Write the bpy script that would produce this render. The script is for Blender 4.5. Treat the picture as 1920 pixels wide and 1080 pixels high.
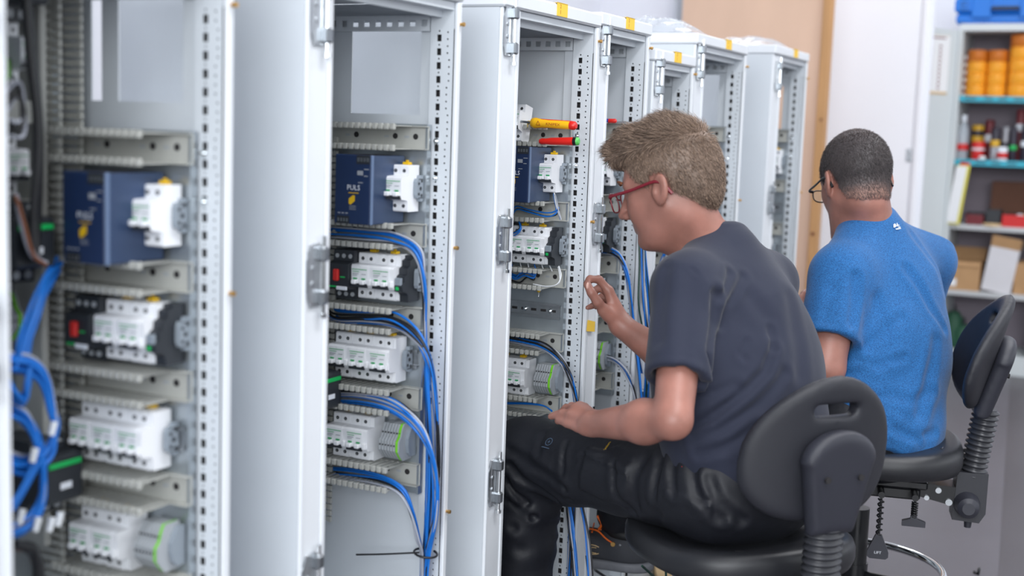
import bpy, bmesh, math, random
import numpy as np
from mathutils import Vector, Matrix

for _o in list(bpy.data.objects):
    bpy.data.objects.remove(_o, do_unlink=True)
SC = bpy.context.scene
COL = SC.collection
random.seed(7)
NP = np.random.RandomState(11)

# ------------------------------------------------------------------ camera
# world: X runs along the row of enclosures (away from the camera), the
# enclosure fronts lie in the plane Y = 0 and face -Y, Z is up, floor Z = 0
FPX = 2400.0
YAW, PITCH, ROLL = math.radians(26.5), math.radians(7.0), math.radians(2.0)
CAM = np.array([0.0, -1.162, 1.22])
FW = np.array([math.cos(YAW) * math.cos(PITCH), math.sin(YAW) * math.cos(PITCH), -math.sin(PITCH)])
_R0 = np.array([math.sin(YAW), -math.cos(YAW), 0.0])
_U0 = np.cross(_R0, FW)
RT = _R0 * math.cos(ROLL) + _U0 * math.sin(ROLL)
UP = _U0 * math.cos(ROLL) - _R0 * math.sin(ROLL)
cd = bpy.data.cameras.new('camera')
cam = bpy.data.objects.new('camera', cd)
COL.objects.link(cam)
cam.matrix_world = Matrix(((RT[0], UP[0], -FW[0], CAM[0]), (RT[1], UP[1], -FW[1], CAM[1]),
                           (RT[2], UP[2], -FW[2], CAM[2]), (0, 0, 0, 1)))
cd.sensor_width = 36.0
cd.lens = FPX / 1920.0 * 36.0
cd.clip_start = 0.05
cd.dof.use_dof = True
cd.dof.focus_distance = 2.80
cd.dof.aperture_fstop = 2.25
SC.camera = cam

# ------------------------------------------------------------------ light
world = bpy.data.worlds.new('world')
SC.world = world
world.use_nodes = True
world.node_tree.nodes['Background'].inputs[0].default_value = (0.92, 0.96, 1.0, 1)
world.node_tree.nodes['Background'].inputs[1].default_value = 0.55


def area_light(name, loc, target, sx, sy, power, col):
    d = bpy.data.lights.new(name, 'AREA')
    d.shape = 'RECTANGLE'
    d.size, d.size_y, d.energy, d.color = sx, sy, power, col
    o = bpy.data.objects.new(name, d)
    COL.objects.link(o)
    o.location = loc
    o.rotation_euler = (Vector(target) - Vector(loc)).to_track_quat('-Z', 'Y').to_euler()
    return o


# the long window band of the hall, to the right of the picture
area_light('window_daylight', (3.2, -6.2, 2.3), (3.2, 0.0, 1.0), 9.0, 2.6, 150, (0.92, 0.96, 1.0))
area_light('rear_daylight', (-3.8, -2.2, 2.4), (2.5, 0.0, 1.0), 4.0, 2.4, 440, (0.93, 0.965, 1.0))  # unseen rear light, strengthened for the panels facing the camera
for _x, _y, _p in ((1.6, -1.6, 100), (5.0, -1.6, 80), (6.4, 0.9, 55)):  # the last one is added to brighten the far end wall
    area_light('overhead_light', (_x, _y, 3.55), (_x, _y, 0.0), 2.4, 0.5, _p, (0.97, 0.98, 1.0))
VS = SC.view_settings
VS.view_transform = 'Standard'
VS.look = 'None'
VS.exposure = -0.42
VS.gamma = 1.0
VS.use_curve_mapping = False


# ------------------------------------------------------------------ helpers
def ray(x, y):
    return FW + RT * (x - 960.0) / FPX - UP * (y - 540.0) / FPX


def at(x, y, z):                       # photo point at a given distance
    return CAM + ray(x, y) * z


def on_x(x, y, X):
    r = ray(x, y)
    return CAM + r * ((X - CAM[0]) / r[0])


def on_y(x, y, Y):
    r = ray(x, y)
    return CAM + r * ((Y - CAM[1]) / r[1])


def on_z(x, y, Z):
    r = ray(x, y)
    return CAM + r * ((Z - CAM[2]) / r[2])


def srgb(r, g, b):
    f = lambda c: c / 12.92 if c <= 0.04045 else ((c + 0.055) / 1.055) ** 2.4
    return (f(r / 255.0), f(g / 255.0), f(b / 255.0), 1.0)


MATS = {}


def mat(name, rgb, rough=0.5, metal=0.0, noise=0.0, scale=40.0, bump=0.0, bscale=200.0, spec=0.5,
        alpha=1.0, trans=0.0, stretch=None, emit=None, sheen=0.0, rgb2=None):
    m = bpy.data.materials.new(name)
    m.use_nodes = True
    nt = m.node_tree
    b = nt.nodes['Principled BSDF']
    c = srgb(*rgb)
    b.inputs['Base Color'].default_value = c
    b.inputs['Roughness'].default_value = rough
    b.inputs['Metallic'].default_value = metal
    b.inputs['Specular IOR Level'].default_value = spec
    if sheen:
        b.inputs['Sheen Weight'].default_value = sheen
    if trans:
        b.inputs['Transmission Weight'].default_value = trans
        b.inputs['IOR'].default_value = 1.3
    if alpha < 1:
        b.inputs['Alpha'].default_value = alpha
    if emit:
        b.inputs['Emission Color'].default_value = srgb(*rgb)
        b.inputs['Emission Strength'].default_value = emit
    if noise or bump:
        tc = nt.nodes.new('ShaderNodeTexCoord')
        mp = nt.nodes.new('ShaderNodeMapping')
        if stretch:
            mp.inputs['Scale'].default_value = stretch
        nt.links.new(tc.outputs['Object'], mp.inputs[0])
    if noise:
        n = nt.nodes.new('ShaderNodeTexNoise')
        n.inputs['Scale'].default_value = scale
        n.inputs['Detail'].default_value = 5
        nt.links.new(mp.outputs[0], n.inputs['Vector'])
        r = nt.nodes.new('ShaderNodeValToRGB')
        r.color_ramp.elements[0].position = 0.3
        r.color_ramp.elements[1].position = 0.7
        lo = tuple(x * (1 - noise) for x in c[:3]) + (1,)
        hi = srgb(*rgb2) if rgb2 else tuple(min(1, x * (1 + noise)) for x in c[:3]) + (1,)
        r.color_ramp.elements[0].color = lo
        r.color_ramp.elements[1].color = hi
        nt.links.new(n.outputs['Fac'], r.inputs[0])
        nt.links.new(r.outputs[0], b.inputs['Base Color'])
    if bump:
        n2 = nt.nodes.new('ShaderNodeTexNoise')
        n2.inputs['Scale'].default_value = bscale
        n2.inputs['Detail'].default_value = 4
        nt.links.new(mp.outputs[0], n2.inputs['Vector'])
        bp = nt.nodes.new('ShaderNodeBump')
        bp.inputs['Strength'].default_value = bump
        bp.inputs['Distance'].default_value = 0.004
        nt.links.new(n2.outputs['Fac'], bp.inputs['Height'])
        nt.links.new(bp.outputs[0], b.inputs['Normal'])
    MATS[name] = m
    return m


mat('enclosure_paint', (206, 212, 218), 0.36, noise=0.02, scale=8, bump=0.03, bscale=900)
mat('enclosure_lit', (222, 226, 231), 0.4, noise=0.015, scale=8)  # enclosure paint lightened for lid and front faces catching window light
mat('galvanised', (176, 184, 190), 0.35, 0.75, noise=0.10, scale=18, stretch=(1, 1, 0.4))
mat('zinc', (190, 194, 198), 0.28, 0.9, noise=0.08, scale=60)
mat('chrome', (225, 228, 230), 0.08, 1.0)
mat('brass', (214, 168, 100), 0.3, 0.9)
mat('duct_grey', (176, 177, 172), 0.55, noise=0.03, scale=30)
mat('hole_dark', (38, 36, 38), 0.8)
mat('module_white', (236, 238, 242), 0.38, noise=0.01, scale=20)
mat('module_dark', (40, 44, 50), 0.45)
mat('module_grey', (164, 169, 174), 0.42)
mat('clear_grey', (150, 160, 170), 0.25, alpha=0.8)
mat('print_green', (38, 158, 92), 0.5)
mat('print_grey', (150, 155, 162), 0.6)
mat('print_white', (225, 230, 238), 0.5)
mat('signal_green', (20, 175, 88), 0.4)
mat('terminal_green', (120, 205, 40), 0.45)
mat('button_red', (205, 38, 34), 0.35)
mat('clip_yellow', (222, 180, 20), 0.45)
mat('sticker_yellow', (244, 200, 66), 0.6)
mat('navy_front', (25, 45, 82), 0.42, noise=0.04, scale=20)
mat('navy_edge', (96, 116, 148), 0.4)
mat('navy_side', (52, 70, 102), 0.33, 0.25, noise=0.04, scale=20)
mat('wire_blue', (16, 112, 205), 0.4)
mat('wire_black', (28, 29, 33), 0.4)
mat('wire_grey', (168, 172, 184), 0.42)
mat('wire_green', (24, 62, 52), 0.42)
mat('wire_white', (228, 232, 236), 0.42)
mat('wire_yellow', (226, 178, 40), 0.42)
mat('wire_brown', (120, 70, 40), 0.45)
mat('tool_yellow', (250, 190, 30), 0.35)
mat('tool_red', (222, 38, 30), 0.35)
mat('tool_blue', (30, 70, 170), 0.35)
mat('tool_green', (90, 190, 90), 0.4)
mat('steel', (150, 155, 160), 0.3, 0.9)
mat('ink_red', (160, 40, 20), 0.6)
mat('plastic_black', (38, 39, 46), 0.42, noise=0.06, scale=300, bump=0.25, bscale=1400)
mat('plastic_dark', (46, 47, 56), 0.40, noise=0.04, scale=200, bump=0.2, bscale=1400)
mat('seat_black', (38, 39, 43), 0.36, bump=0.15, bscale=900)
mat('metal_black', (26, 27, 30), 0.3)
mat('bellows', (52, 53, 58), 0.36)
mat('floor_concrete', (98, 95, 101), 0.38, noise=0.10, scale=1.3, bump=0.04, bscale=60)
mat('floor_dark', (82, 78, 82), 0.4, noise=0.08, scale=1.5)
mat('wall_white', (226, 228, 236), 0.8, noise=0.012, scale=3)
mat('ceiling_white', (232, 232, 232), 0.9, noise=0.01, scale=2)
mat('panel_white', (232, 234, 241), 0.5, noise=0.01, scale=2)
mat('plywood', (220, 186, 162), 0.65, noise=0.05, scale=5, stretch=(1, 1, 0.25))
mat('timber', (196, 148, 98), 0.6, noise=0.14, scale=14, stretch=(1, 1, 0.12))
mat('pine', (216, 186, 140), 0.6, noise=0.1, scale=14)
mat('trunking_grey', (176, 180, 188), 0.5)
mat('cupboard_grey', (206, 212, 214), 0.45, noise=0.015, scale=3)
mat('cupboard_inside_shade', (138, 128, 138), 0.6)  # darker than the outside, painting in the shade between the shelves
mat('shelf_grey', (190, 192, 194), 0.5)
mat('label_teal', (52, 168, 190), 0.5)
mat('orange_plastic', (246, 166, 42), 0.4, noise=0.03, scale=20)
mat('orange_lid', (200, 112, 30), 0.4)
mat('cardboard', (186, 146, 104), 0.8, noise=0.06, scale=12)
mat('cardboard_white', (214, 212, 216), 0.75, noise=0.02, scale=12)
mat('cardboard_dark', (104, 70, 54), 0.8, noise=0.06, scale=12)
mat('case_blue', (24, 116, 210), 0.4)
mat('paper', (235, 236, 238), 0.8)
mat('paper_yellow', (216, 206, 80), 0.7)
mat('bottle_clear', (210, 220, 230), 0.12, alpha=0.45)
mat('can_red', (205, 32, 32), 0.35)
mat('can_dark', (40, 36, 52), 0.35)
mat('can_maroon', (112, 26, 36), 0.4)
mat('can_grey', (150, 150, 156), 0.35, 0.4)
mat('can_yellow', (214, 168, 40), 0.4)
mat('green_dark', (30, 78, 56), 0.6)
mat('bag_clear', (222, 228, 236), 0.16, alpha=0.34)
mat('skin', (154, 107, 94), 0.44, noise=0.12, scale=16, bump=0.08, bscale=400, rgb2=(172, 119, 105))
MATS['skin'].node_tree.nodes['Principled BSDF'].inputs['Subsurface Weight'].default_value = 0.12
MATS['skin'].node_tree.nodes['Principled BSDF'].inputs['Subsurface Radius'].default_value = (0.012, 0.005, 0.003)
mat('nail', (236, 190, 176), 0.3)
mat('shirt_black', (31, 36, 55), 0.85, noise=0.05, scale=500, bump=0.22, bscale=26, sheen=0.1)
mat('shirt_blue', (16, 80, 138), 0.85, noise=0.28, scale=300, bump=0.2, bscale=26, sheen=0.1, stretch=(1, 1, 1.8), rgb2=(36, 110, 176))
mat('trousers_black', (20, 22, 30), 0.58, noise=0.05, scale=300, bump=0.35, bscale=34, spec=0.45)
mat('trousers_seam', (30, 31, 36), 0.7)
mat('emblem_blue', (62, 78, 98), 0.6)
mat('shoe_mesh', (58, 60, 66), 0.75, bump=0.35, bscale=700)
mat('shoe_black', (24, 24, 27), 0.6)
mat('shoe_sole', (104, 106, 112), 0.6)
mat('lace_orange', (240, 110, 30), 0.5)
mat('glasses_red', (112, 22, 36), 0.3)
mat('glasses_black', (24, 24, 26), 0.35)
mat('lens', (225, 235, 240), 0.03, alpha=0.22)
mat('eye_white', (225, 222, 220), 0.2)
mat('rubber_floor_mark', (120, 116, 110), 0.6)


class MB:
    """collects polygons; build() links them as ONE mesh object"""

    def __init__(self):
        self.v, self.f, self.m, self.s = [], [], [], []

    def add(self, vs, fs, mi=0, smooth=False):
        n = len(self.v)
        self.v += [tuple(map(float, p)) for p in vs]
        self.f += [tuple(i + n for i in f) for f in fs]
        self.m += [mi] * len(fs)
        self.s += [smooth] * len(fs)
        return self

    def box(self, x0, x1, y0, y1, z0, z1, mi=0, b=0.0):
        x0, x1 = min(x0, x1), max(x0, x1)
        y0, y1 = min(y0, y1), max(y0, y1)
        z0, z1 = min(z0, z1), max(z0, z1)
        b = min(b, (x1 - x0) * .45, (y1 - y0) * .45, (z1 - z0) * .45)
        if b <= 0:
            vs = [(x, y, z) for x in (x0, x1) for y in (y0, y1) for z in (z0, z1)]
            fs = [(0, 1, 3, 2), (4, 6, 7, 5), (0, 4, 5, 1), (2, 3, 7, 6), (0, 2, 6, 4), (1, 5, 7, 3)]
            return self.add(vs, fs, mi)
        vs = []
        idx = {}
        for i, x in enumerate((x0, x1)):
            for j, y in enumerate((y0, y1)):
                for k, z in enumerate((z0, z1)):
                    sx, sy, sz = (b if i == 0 else -b), (b if j == 0 else -b), (b if k == 0 else -b)
                    for a, p in enumerate(((x, y + sy, z + sz), (x + sx, y, z + sz), (x + sx, y + sy, z))):
                        idx[(i, j, k, a)] = len(vs)
                        vs.append(p)
        I = idx
        fs = []
        for i in (0, 1):
            q = [I[(i, 0, 0, 0)], I[(i, 0, 1, 0)], I[(i, 1, 1, 0)], I[(i, 1, 0, 0)]]
            fs.append(q if i == 0 else q[::-1])
            q = [I[(0, i, 0, 1)], I[(1, i, 0, 1)], I[(1, i, 1, 1)], I[(0, i, 1, 1)]]
            fs.append(q if i == 0 else q[::-1])
            q = [I[(0, 0, i, 2)], I[(0, 1, i, 2)], I[(1, 1, i, 2)], I[(1, 0, i, 2)]]
            fs.append(q if i == 0 else q[::-1])
        for j in (0, 1):
            for k in (0, 1):
                fs.append([I[(0, j, k, 1)], I[(1, j, k, 1)], I[(1, j, k, 2)], I[(0, j, k, 2)]])
        for i in (0, 1):
            for k in (0, 1):
                fs.append([I[(i, 0, k, 0)], I[(i, 1, k, 0)], I[(i, 1, k, 2)], I[(i, 0, k, 2)]])
        for i in (0, 1):
            for j in (0, 1):
                fs.append([I[(i, j, 0, 0)], I[(i, j, 1, 0)], I[(i, j, 1, 1)], I[(i, j, 0, 1)]])
        for i in (0, 1):
            for j in (0, 1):
                for k in (0, 1):
                    fs.append([I[(i, j, k, 0)], I[(i, j, k, 1)], I[(i, j, k, 2)]])
        return self.add(vs, fs, mi)

    def prism(self, poly, axis, a0, a1, mi=0):
        """poly in the two other axes (cyclic order), extruded along axis"""
        n = len(poly)

        def P(u, v, w):
            if axis == 'x':
                return (w, u, v)
            if axis == 'y':
                return (u, w, v)
            return (u, v, w)
        vs = [P(u, v, a0) for u, v in poly] + [P(u, v, a1) for u, v in poly]
        fs = [tuple(range(n)), tuple(range(2 * n - 1, n - 1, -1))]
        fs += [(i, i + n, (i + 1) % n + n, (i + 1) % n) for i in range(n)]
        return self.add(vs, fs, mi)

    def cyl(self, p0, p1, r0, r1=None, n=12, mi=0, smooth=True, caps=True):
        r1 = r0 if r1 is None else r1
        p0, p1 = np.array(p0, float), np.array(p1, float)
        d = p1 - p0
        d = d / (np.linalg.norm(d) + 1e-12)
        a = np.cross(d, (0, 0, 1.0) if abs(d[2]) < .9 else (1.0, 0, 0))
        a /= np.linalg.norm(a)
        c = np.cross(d, a)
        vs = []
        for p, r in ((p0, r0), (p1, r1)):
            for i in range(n):
                t = 2 * math.pi * i / n
                vs.append(p + r * (a * math.cos(t) + c * math.sin(t)))
        self.add(vs, [(i, (i + 1) % n, (i + 1) % n + n, i + n) for i in range(n)], mi, smooth)
        if caps:
            self.add(vs[:n], [tuple(range(n - 1, -1, -1))], mi)
            self.add(vs[n:], [tuple(range(n))], mi)
        return self

    def lathe(self, prof, c=(0, 0, 0), n=24, mi=0, smooth=True):
        vs = []
        for r, z in prof:
            for i in range(n):
                t = 2 * math.pi * i / n
                vs.append((c[0] + r * math.cos(t), c[1] + r * math.sin(t), c[2] + z))
        fs = []
        for k in range(len(prof) - 1):
            for i in range(n):
                fs.append((k * n + i, k * n + (i + 1) % n, (k + 1) * n + (i + 1) % n, (k + 1) * n + i))
        fs.append(tuple(range(n - 1, -1, -1)))
        m = (len(prof) - 1) * n
        fs.append(tuple(range(m, m + n)))
        return self.add(vs, fs, mi, smooth)

    def tube(self, pts, r, n=6, mi=0, closed=False, radii=None, flat=1.0):
        P = [np.array(p, float) for p in pts]
        k = len(P)
        vs = []
        prev = None
        for i in range(k):
            if closed:
                d = P[(i + 1) % k] - P[i - 1]
            else:
                d = P[min(i + 1, k - 1)] - P[max(i - 1, 0)]
            d = d / (np.linalg.norm(d) + 1e-12)
            if prev is None:
                a = np.cross(d, (0, 0, 1.0) if abs(d[2]) < .9 else (1.0, 0, 0))
            else:
                a = prev - d * (prev @ d)
            a = a / (np.linalg.norm(a) + 1e-12)
            prev = a
            c = np.cross(d, a)
            rr = radii[i] if radii is not None else r
            for j in range(n):
                t = 2 * math.pi * j / n
                vs.append(P[i] + rr * (a * math.cos(t) + flat * c * math.sin(t)))
        fs = []
        for i in range(k if closed else k - 1):
            q = (i + 1) % k
            for j in range(n):
                fs.append((i * n + j, i * n + (j + 1) % n, q * n + (j + 1) % n, q * n + j))
        self.add(vs, fs, mi, True)
        if not closed:
            self.add(vs[:n], [tuple(range(n - 1, -1, -1))], mi)
            self.add(vs[-n:], [tuple(range(n))], mi)
        return self

    def ball(self, c, r, n=10, mi=0, sc=(1, 1, 1)):
        prof = [(math.sin(math.pi * i / n), -math.cos(math.pi * i / n)) for i in range(n + 1)]
        vs = []
        m = 2 * n
        for q, z in prof:
            for i in range(m):
                t = 2 * math.pi * i / m
                vs.append((c[0] + r * sc[0] * max(q, 1e-3) * math.cos(t), c[1] + r * sc[1] * max(q, 1e-3) * math.sin(t), c[2] + r * sc[2] * z))
        fs = [(k * m + i, k * m + (i + 1) % m, (k + 1) * m + (i + 1) % m, (k + 1) * m + i) for k in range(n) for i in range(m)]
        return self.add(vs, fs, mi, True)

    def xform(self, M):
        self.v = [tuple(M @ Vector(p)) for p in self.v]
        return self

    def mesh(self, name, mats):
        me = bpy.data.meshes.new(name)
        me.from_pydata(self.v, [], self.f)
        for m in (mats if isinstance(mats, (list, tuple)) else [mats]):
            me.materials.append(MATS[m])
        me.polygons.foreach_set('material_index', self.m)
        me.polygons.foreach_set('use_smooth', self.s)
        bm = bmesh.new()
        bm.from_mesh(me)
        bmesh.ops.recalc_face_normals(bm, faces=bm.faces)
        bm.to_mesh(me)
        bm.free()
        me.update()
        return me

    def build(self, name, mats, parent=None):
        return link(name, self.mesh(name, mats), parent)


def link(name, me, parent=None, loc=None, rz=None):
    o = bpy.data.objects.new(name, me)
    COL.objects.link(o)
    if parent is not None:
        o.parent = parent
    if loc is not None:
        o.location = loc
    if rz is not None:
        o.rotation_euler = (0, 0, rz)
    return o


def tag(o, label=None, cat=None, group=None, kind=None):
    if label:
        o['label'] = label
    if cat:
        o['category'] = cat
    if group:
        o['group'] = group
    if kind:
        o['kind'] = kind
    return o


def empty(name, loc=(0, 0, 0), rz=0.0, label=None, cat=None, group=None):
    o = bpy.data.objects.new(name, None)
    COL.objects.link(o)
    o.location = loc
    o.rotation_euler = (0, 0, rz)
    o.empty_display_size = 0.05
    return tag(o, label, cat, group)


def place(kit, name, label, cat, loc, rz=0.0, group=None):
    """a thing from shared part meshes: kit = [(part, mesh, [(subpart, mesh)...])]"""
    r = empty(name, loc, rz, label, cat, group)
    for pn, me, subs in kit:
        p = link(pn, me, r)
        for sn, sm in subs:
            link(sn, sm, p)
    return r


def smooth_path(pts, n=8):
    P = [np.array(p, float) for p in pts]
    P = [2 * P[0] - P[1]] + P + [2 * P[-1] - P[-2]]
    out = []
    for i in range(1, len(P) - 2):
        for k in range(n):
            t = k / n
            a, b, c, d = P[i - 1], P[i], P[i + 1], P[i + 2]
            out.append(.5 * (2 * b + (c - a) * t + (2 * a - 5 * b + 4 * c - d) * t * t + (3 * b - a - 3 * c + d) * t ** 3))
    out.append(P[-2])
    return out


def text_verts(s, size, sx=1.0):
    """flat lettering as (verts, faces) in u (right), v (up), centred"""
    cu = bpy.data.curves.new('lettering', 'FONT')
    cu.body = s
    cu.size = size
    cu.resolution_u = 2
    cu.align_x = 'CENTER'
    cu.align_y = 'CENTER'
    o = bpy.data.objects.new('lettering', cu)
    COL.objects.link(o)
    me = bpy.data.meshes.new_from_object(o)
    vs = [(v.co.x * sx, v.co.y) for v in me.vertices]
    fs = [tuple(p.vertices) for p in me.polygons]
    bpy.data.objects.remove(o, do_unlink=True)
    bpy.data.meshes.remove(me)
    bpy.data.curves.remove(cu)
    return vs, fs


def letter(mb, s, size, origin, u, v, mi=0, sx=1.0):
    vs, fs = text_verts(s, size, sx)
    o, u, v = (np.array(q, float) for q in (origin, u, v))
    mb.add([o + u * a + v * b for a, b in vs], fs, mi)
    return mb


# ------------------------------------------------------------------ the hall
def struct(name, mb, m, label=None, cat=None):
    return tag(mb.build(name, m), label, cat, kind='structure')


struct('floor', MB().box(-5, 9, -7, 3.2, -0.1, 0.0), 'floor_concrete', 'grey polished concrete floor of the workshop', 'floor')
struct('wall_back', MB().box(7.9, 8.0, -7, 3.2, 0, 3.8), 'wall_white', 'white end wall behind the cupboard and board', 'wall')
struct('wall_left', MB().box(-5, 9, 2.2, 2.3, 0, 3.8), 'wall_white', 'white side wall behind the row of enclosures', 'wall')
struct('ceiling', MB().box(-5, 9, -7, 3.2, 3.8, 3.9), 'ceiling_white', 'white workshop ceiling', 'ceiling')
_t = MB()
_t.box(7.86, 7.9, 1.60, 1.67, 0, 3.8)
_t.box(7.80, 7.86, 1.63, 1.65, 0, 3.8)
_t.box(7.84, 7.9, 1.24, 1.58, 0, 3.8)
struct('trim_1', _t, 'trunking_grey', 'grey vertical trunking on the white end wall', 'trim')

_fa, _fb = on_z(1894, 715, .001), on_z(1872, 1080, .001)  # flat strip in a darker floor colour, laid on the concrete
_fd = (_fb - _fa) / np.linalg.norm(_fb - _fa)
_f0, _f1 = _fa - _fd * 2.0, _fb + _fd * 2.5
struct('floor_1', MB().add([_f0, _f1, _f1 + np.array([0, -1.6, 0]), _f0 + np.array([0, -1.6, 0])], [(0, 1, 2, 3)]), 'floor_dark', 'darker strip on the concrete floor', 'floor')

# plywood sheet standing behind the far enclosures, timber batten on its edge
ply = empty('plywood_board', (6.0, 0.6, 0), 0, 'tan plywood sheet standing behind the last enclosure', 'board')
MB().box(0, 0.02, -0.325, 0.36, 0, 2.6).build('sheet', 'plywood', ply)
_b = MB().box(-0.03, 0.03, -0.368, -0.326, 0, 2.6, b=0.003)
_b.cyl((-0.0305, -0.345, 0.79), (-0.0315, -0.345, 0.79), 0.010, mi=1)
_b.cyl((-0.0305, -0.350, 1.32), (-0.0315, -0.350, 1.32), 0.007, mi=1)
_b.build('batten', ['timber', 'wire_brown'], ply)

# tall white sliding leaf with a rolled edge and a small latch plate
door = empty('door_1', (6.6, 0.0, 0), 0, 'tall white sliding door leaf with a small latch plate', 'door')
tag(door, kind='structure')
MB().box(0, 0.03, -0.06, 0.50, 0.0, 2.8).build('leaf', 'panel_white', door)
_m = MB()
for i in range(7):
    a0, a1 = math.pi * i / 7, math.pi * (i + 1) / 7
    c, r = -0.085, 0.026
    _m.add([(0.015 - r * math.sin(a0), c + r * math.cos(a0), 0), (0.015 - r * math.sin(a1), c + r * math.cos(a1), 0),
            (0.015 - r * math.sin(a1), c + r * math.cos(a1), 2.8), (0.015 - r * math.sin(a0), c + r * math.cos(a0), 2.8)],
           [(0, 1, 2, 3)], 0, True)
_m.box(0.015, 0.03, -0.122, -0.06, 0, 2.8)
_m.build('rolled_edge', 'panel_white', door)
lp = MB().box(-0.004, 0.0, -0.064, -0.034, 1.135, 1.20, b=0.002)
lp = lp.build('latch_plate', 'zinc', door)
for zz in (1.152, 1.183):
    MB().cyl((-0.010, -0.049, zz), (-0.003, -0.049, zz), 0.008, n=10).build('screw', 'chrome', lp)

# offcut of pine and a few loose scraps on the floor by the enclosures
_p = MB().box(-0.30, 0.30, -0.022, 0.022, 0, 0.03, b=0.002)
o = _p.build('pine_batten', 'pine')
_q = on_z(1222, 1052, 0.015)
o.location = (_q[0] + .06, _q[1], 0.001)
o.rotation_euler = (0, 0, math.radians(24))
tag(o, 'pale pine batten lying on the floor under the cables', 'batten')
_v = [on_z(1826, 1072, 0.004), on_z(1834, 1076, 0.004), on_z(1836, 1066, 0.004)]
tag(MB().tube(_v, 0.004, n=6).build('cable_scrap', 'wire_black'), 'short bent black cable scrap lying on the grey floor', 'cable')


# ------------------------------------------------------------------ enclosures
# local frame of an enclosure: origin at its far front corner on the floor,
# x from -W (near side) to 0 (far side), y 0 (front) to DEPTH, z up
DEPTH = 0.40
XP = -0.030            # face of the side mounting plate (devices face -x)
_cache = {}


def hole_cell(mb, x, y0, y1, z0, z1, poly):
    """rectangular cell in the plane x with a polygonal hole and hole walls"""
    n = len(poly)
    if n == 4:
        outer = [(y0, z0), (y1, z0), (y1, z1), (y0, z1)]
    else:
        ym, zm = (y0 + y1) / 2, (z0 + z1) / 2
        outer = [(y1, zm), (y1, z1), (ym, z1), (y0, z1), (y0, zm), (y0, z0), (ym, z0), (y1, z0)]
    vs = [(x, a, b) for a, b in poly] + [(x, a, b) for a, b in outer] + [(x + 0.002, a, b) for a, b in poly]
    fs = []
    for i in range(n):
        j = (i + 1) % n
        fs.append((i, j, n + j, n + i))
        fs.append((i, 2 * n + i, 2 * n + j, j))
    mb.add(vs, fs)


def rect_poly(cy, cz, w, h):
    return [(cy - w / 2, cz - h / 2), (cy + w / 2, cz - h / 2), (cy + w / 2, cz + h / 2), (cy - w / 2, cz + h / 2)]


def round_poly(cy, cz, r, n=8):
    return [(cy + r * math.cos(2 * math.pi * i / n), cz + r * math.sin(2 * math.pi * i / n)) for i in range(n)]


def strip_mesh(top):
    key = ('strip', round(top, 3))
    if key in _cache:
        return _cache[key]
    mb = MB()
    z0, pitch = 0.10, 0.025
    n = int((top - 0.075 - z0) / pitch)
    z1 = z0 + n * pitch
    x = -0.014
    for i in range(n):
        za = z0 + i * pitch
        hole_cell(mb, x, 0.0210, 0.0400, za, za + 0.017, rect_poly(0.0300, za + 0.0085, 0.0092, 0.0125))
        hole_cell(mb, x, 0.0210, 0.0400, za + 0.017, za + 0.025, round_poly(0.0300, za + 0.021, 0.0019))
        for k in (0, 1):
            q = (2 * i + k) // 4 % 2
            hole_cell(mb, x, 0.001, 0.0210, za + k * pitch / 2, za + (k + 1) * pitch / 2,
                      round_poly(0.0095 + (0.0028 if q else -0.0010), za + (k + .5) * pitch / 2, 0.0019))
    for (a, b) in ((0.0, 0.001), (0.040, 0.0465)):
        mb.add([(x, a, z0), (x, b, z0), (x, b, z1), (x, a, z1)], [(0, 1, 2, 3)])
    mb.box(x, 0, 0, 0.0465, 0.06, z0)
    mb.box(x, 0, 0, 0.0465, z1, top - 0.031)
    mb.box(x, 0, 0.0465, 0.0485, 0.06, top - 0.031)
    mb.box(-0.0022, 0, 0.0, 0.0465, z0, z1)
    mb.box(-0.0032, -0.0022, 0.0, 0.0465, z0, z1, mi=1)  # dark backing that paints shade into the holes of the upright
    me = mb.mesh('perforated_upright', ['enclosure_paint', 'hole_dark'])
    _cache[key] = me
    return me


def comb(mb, y0, y1, z, sgn, d=0.072, y_cut=None):
    """slotted wall of a wiring duct: root band and fingers with a lipped tip"""
    t = 0.0016
    mb.box(-0.014, 0, y0, y1, z, z + t * sgn)
    y = (y_cut if y_cut is not None else y0) + 0.002
    while y + 0.009 < y1:
        mb.box(-d + .004, -0.013, y + .0004, y + 0.0074, z, z + t * sgn)
        mb.box(-d - .004, -d + .004, y - 0.0002, y + 0.0082, z - 0.0062 * sgn, z + 0.0044 * sgn, b=0.0010)
        y += 0.0125


def duct_meshes(y0, y1, h, ycut):
    key = ('duct', round(y0, 3), round(y1, 3), h, round(ycut, 3))
    if key in _cache:
        return _cache[key]
    b = MB().box(-0.002, 0, y0, y1, -h / 2, h / 2)
    y = y0 + 0.028
    k = 0
    while y < y1 - .02:
        b.cyl((-0.0021, y, 0.002), (-0.0024, y, 0.002), 0.0055, n=12, mi=1)
        b.box(-0.0024, -0.0019, y + .014, y + .024, -0.001, 0.003, mi=2)
        y += (0.044 if k % 2 == 0 else 0.086)
        k += 1
    u, l = MB(), MB()
    comb(u, y0, y1, h / 2, 1, y_cut=ycut)
    comb(l, y0, y1, -h / 2, -1, y_cut=ycut)
    r = (b.mesh('duct_base', ['duct_grey', 'hole_dark', 'module_grey']), u.mesh('duct_comb', 'duct_grey'), l.mesh('duct_comb', 'duct_grey'))
    _cache[key] = r
    return r


def add_duct(cab, z, y0=0.036, y1=0.25, h=0.040, ycut=0.064):
    b, u, l = duct_meshes(y0, y1, h, ycut)
    o = link('wiring_duct', b, cab, (XP, 0, z))
    link('duct_comb', u, o)
    link('duct_comb', l, o)


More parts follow.
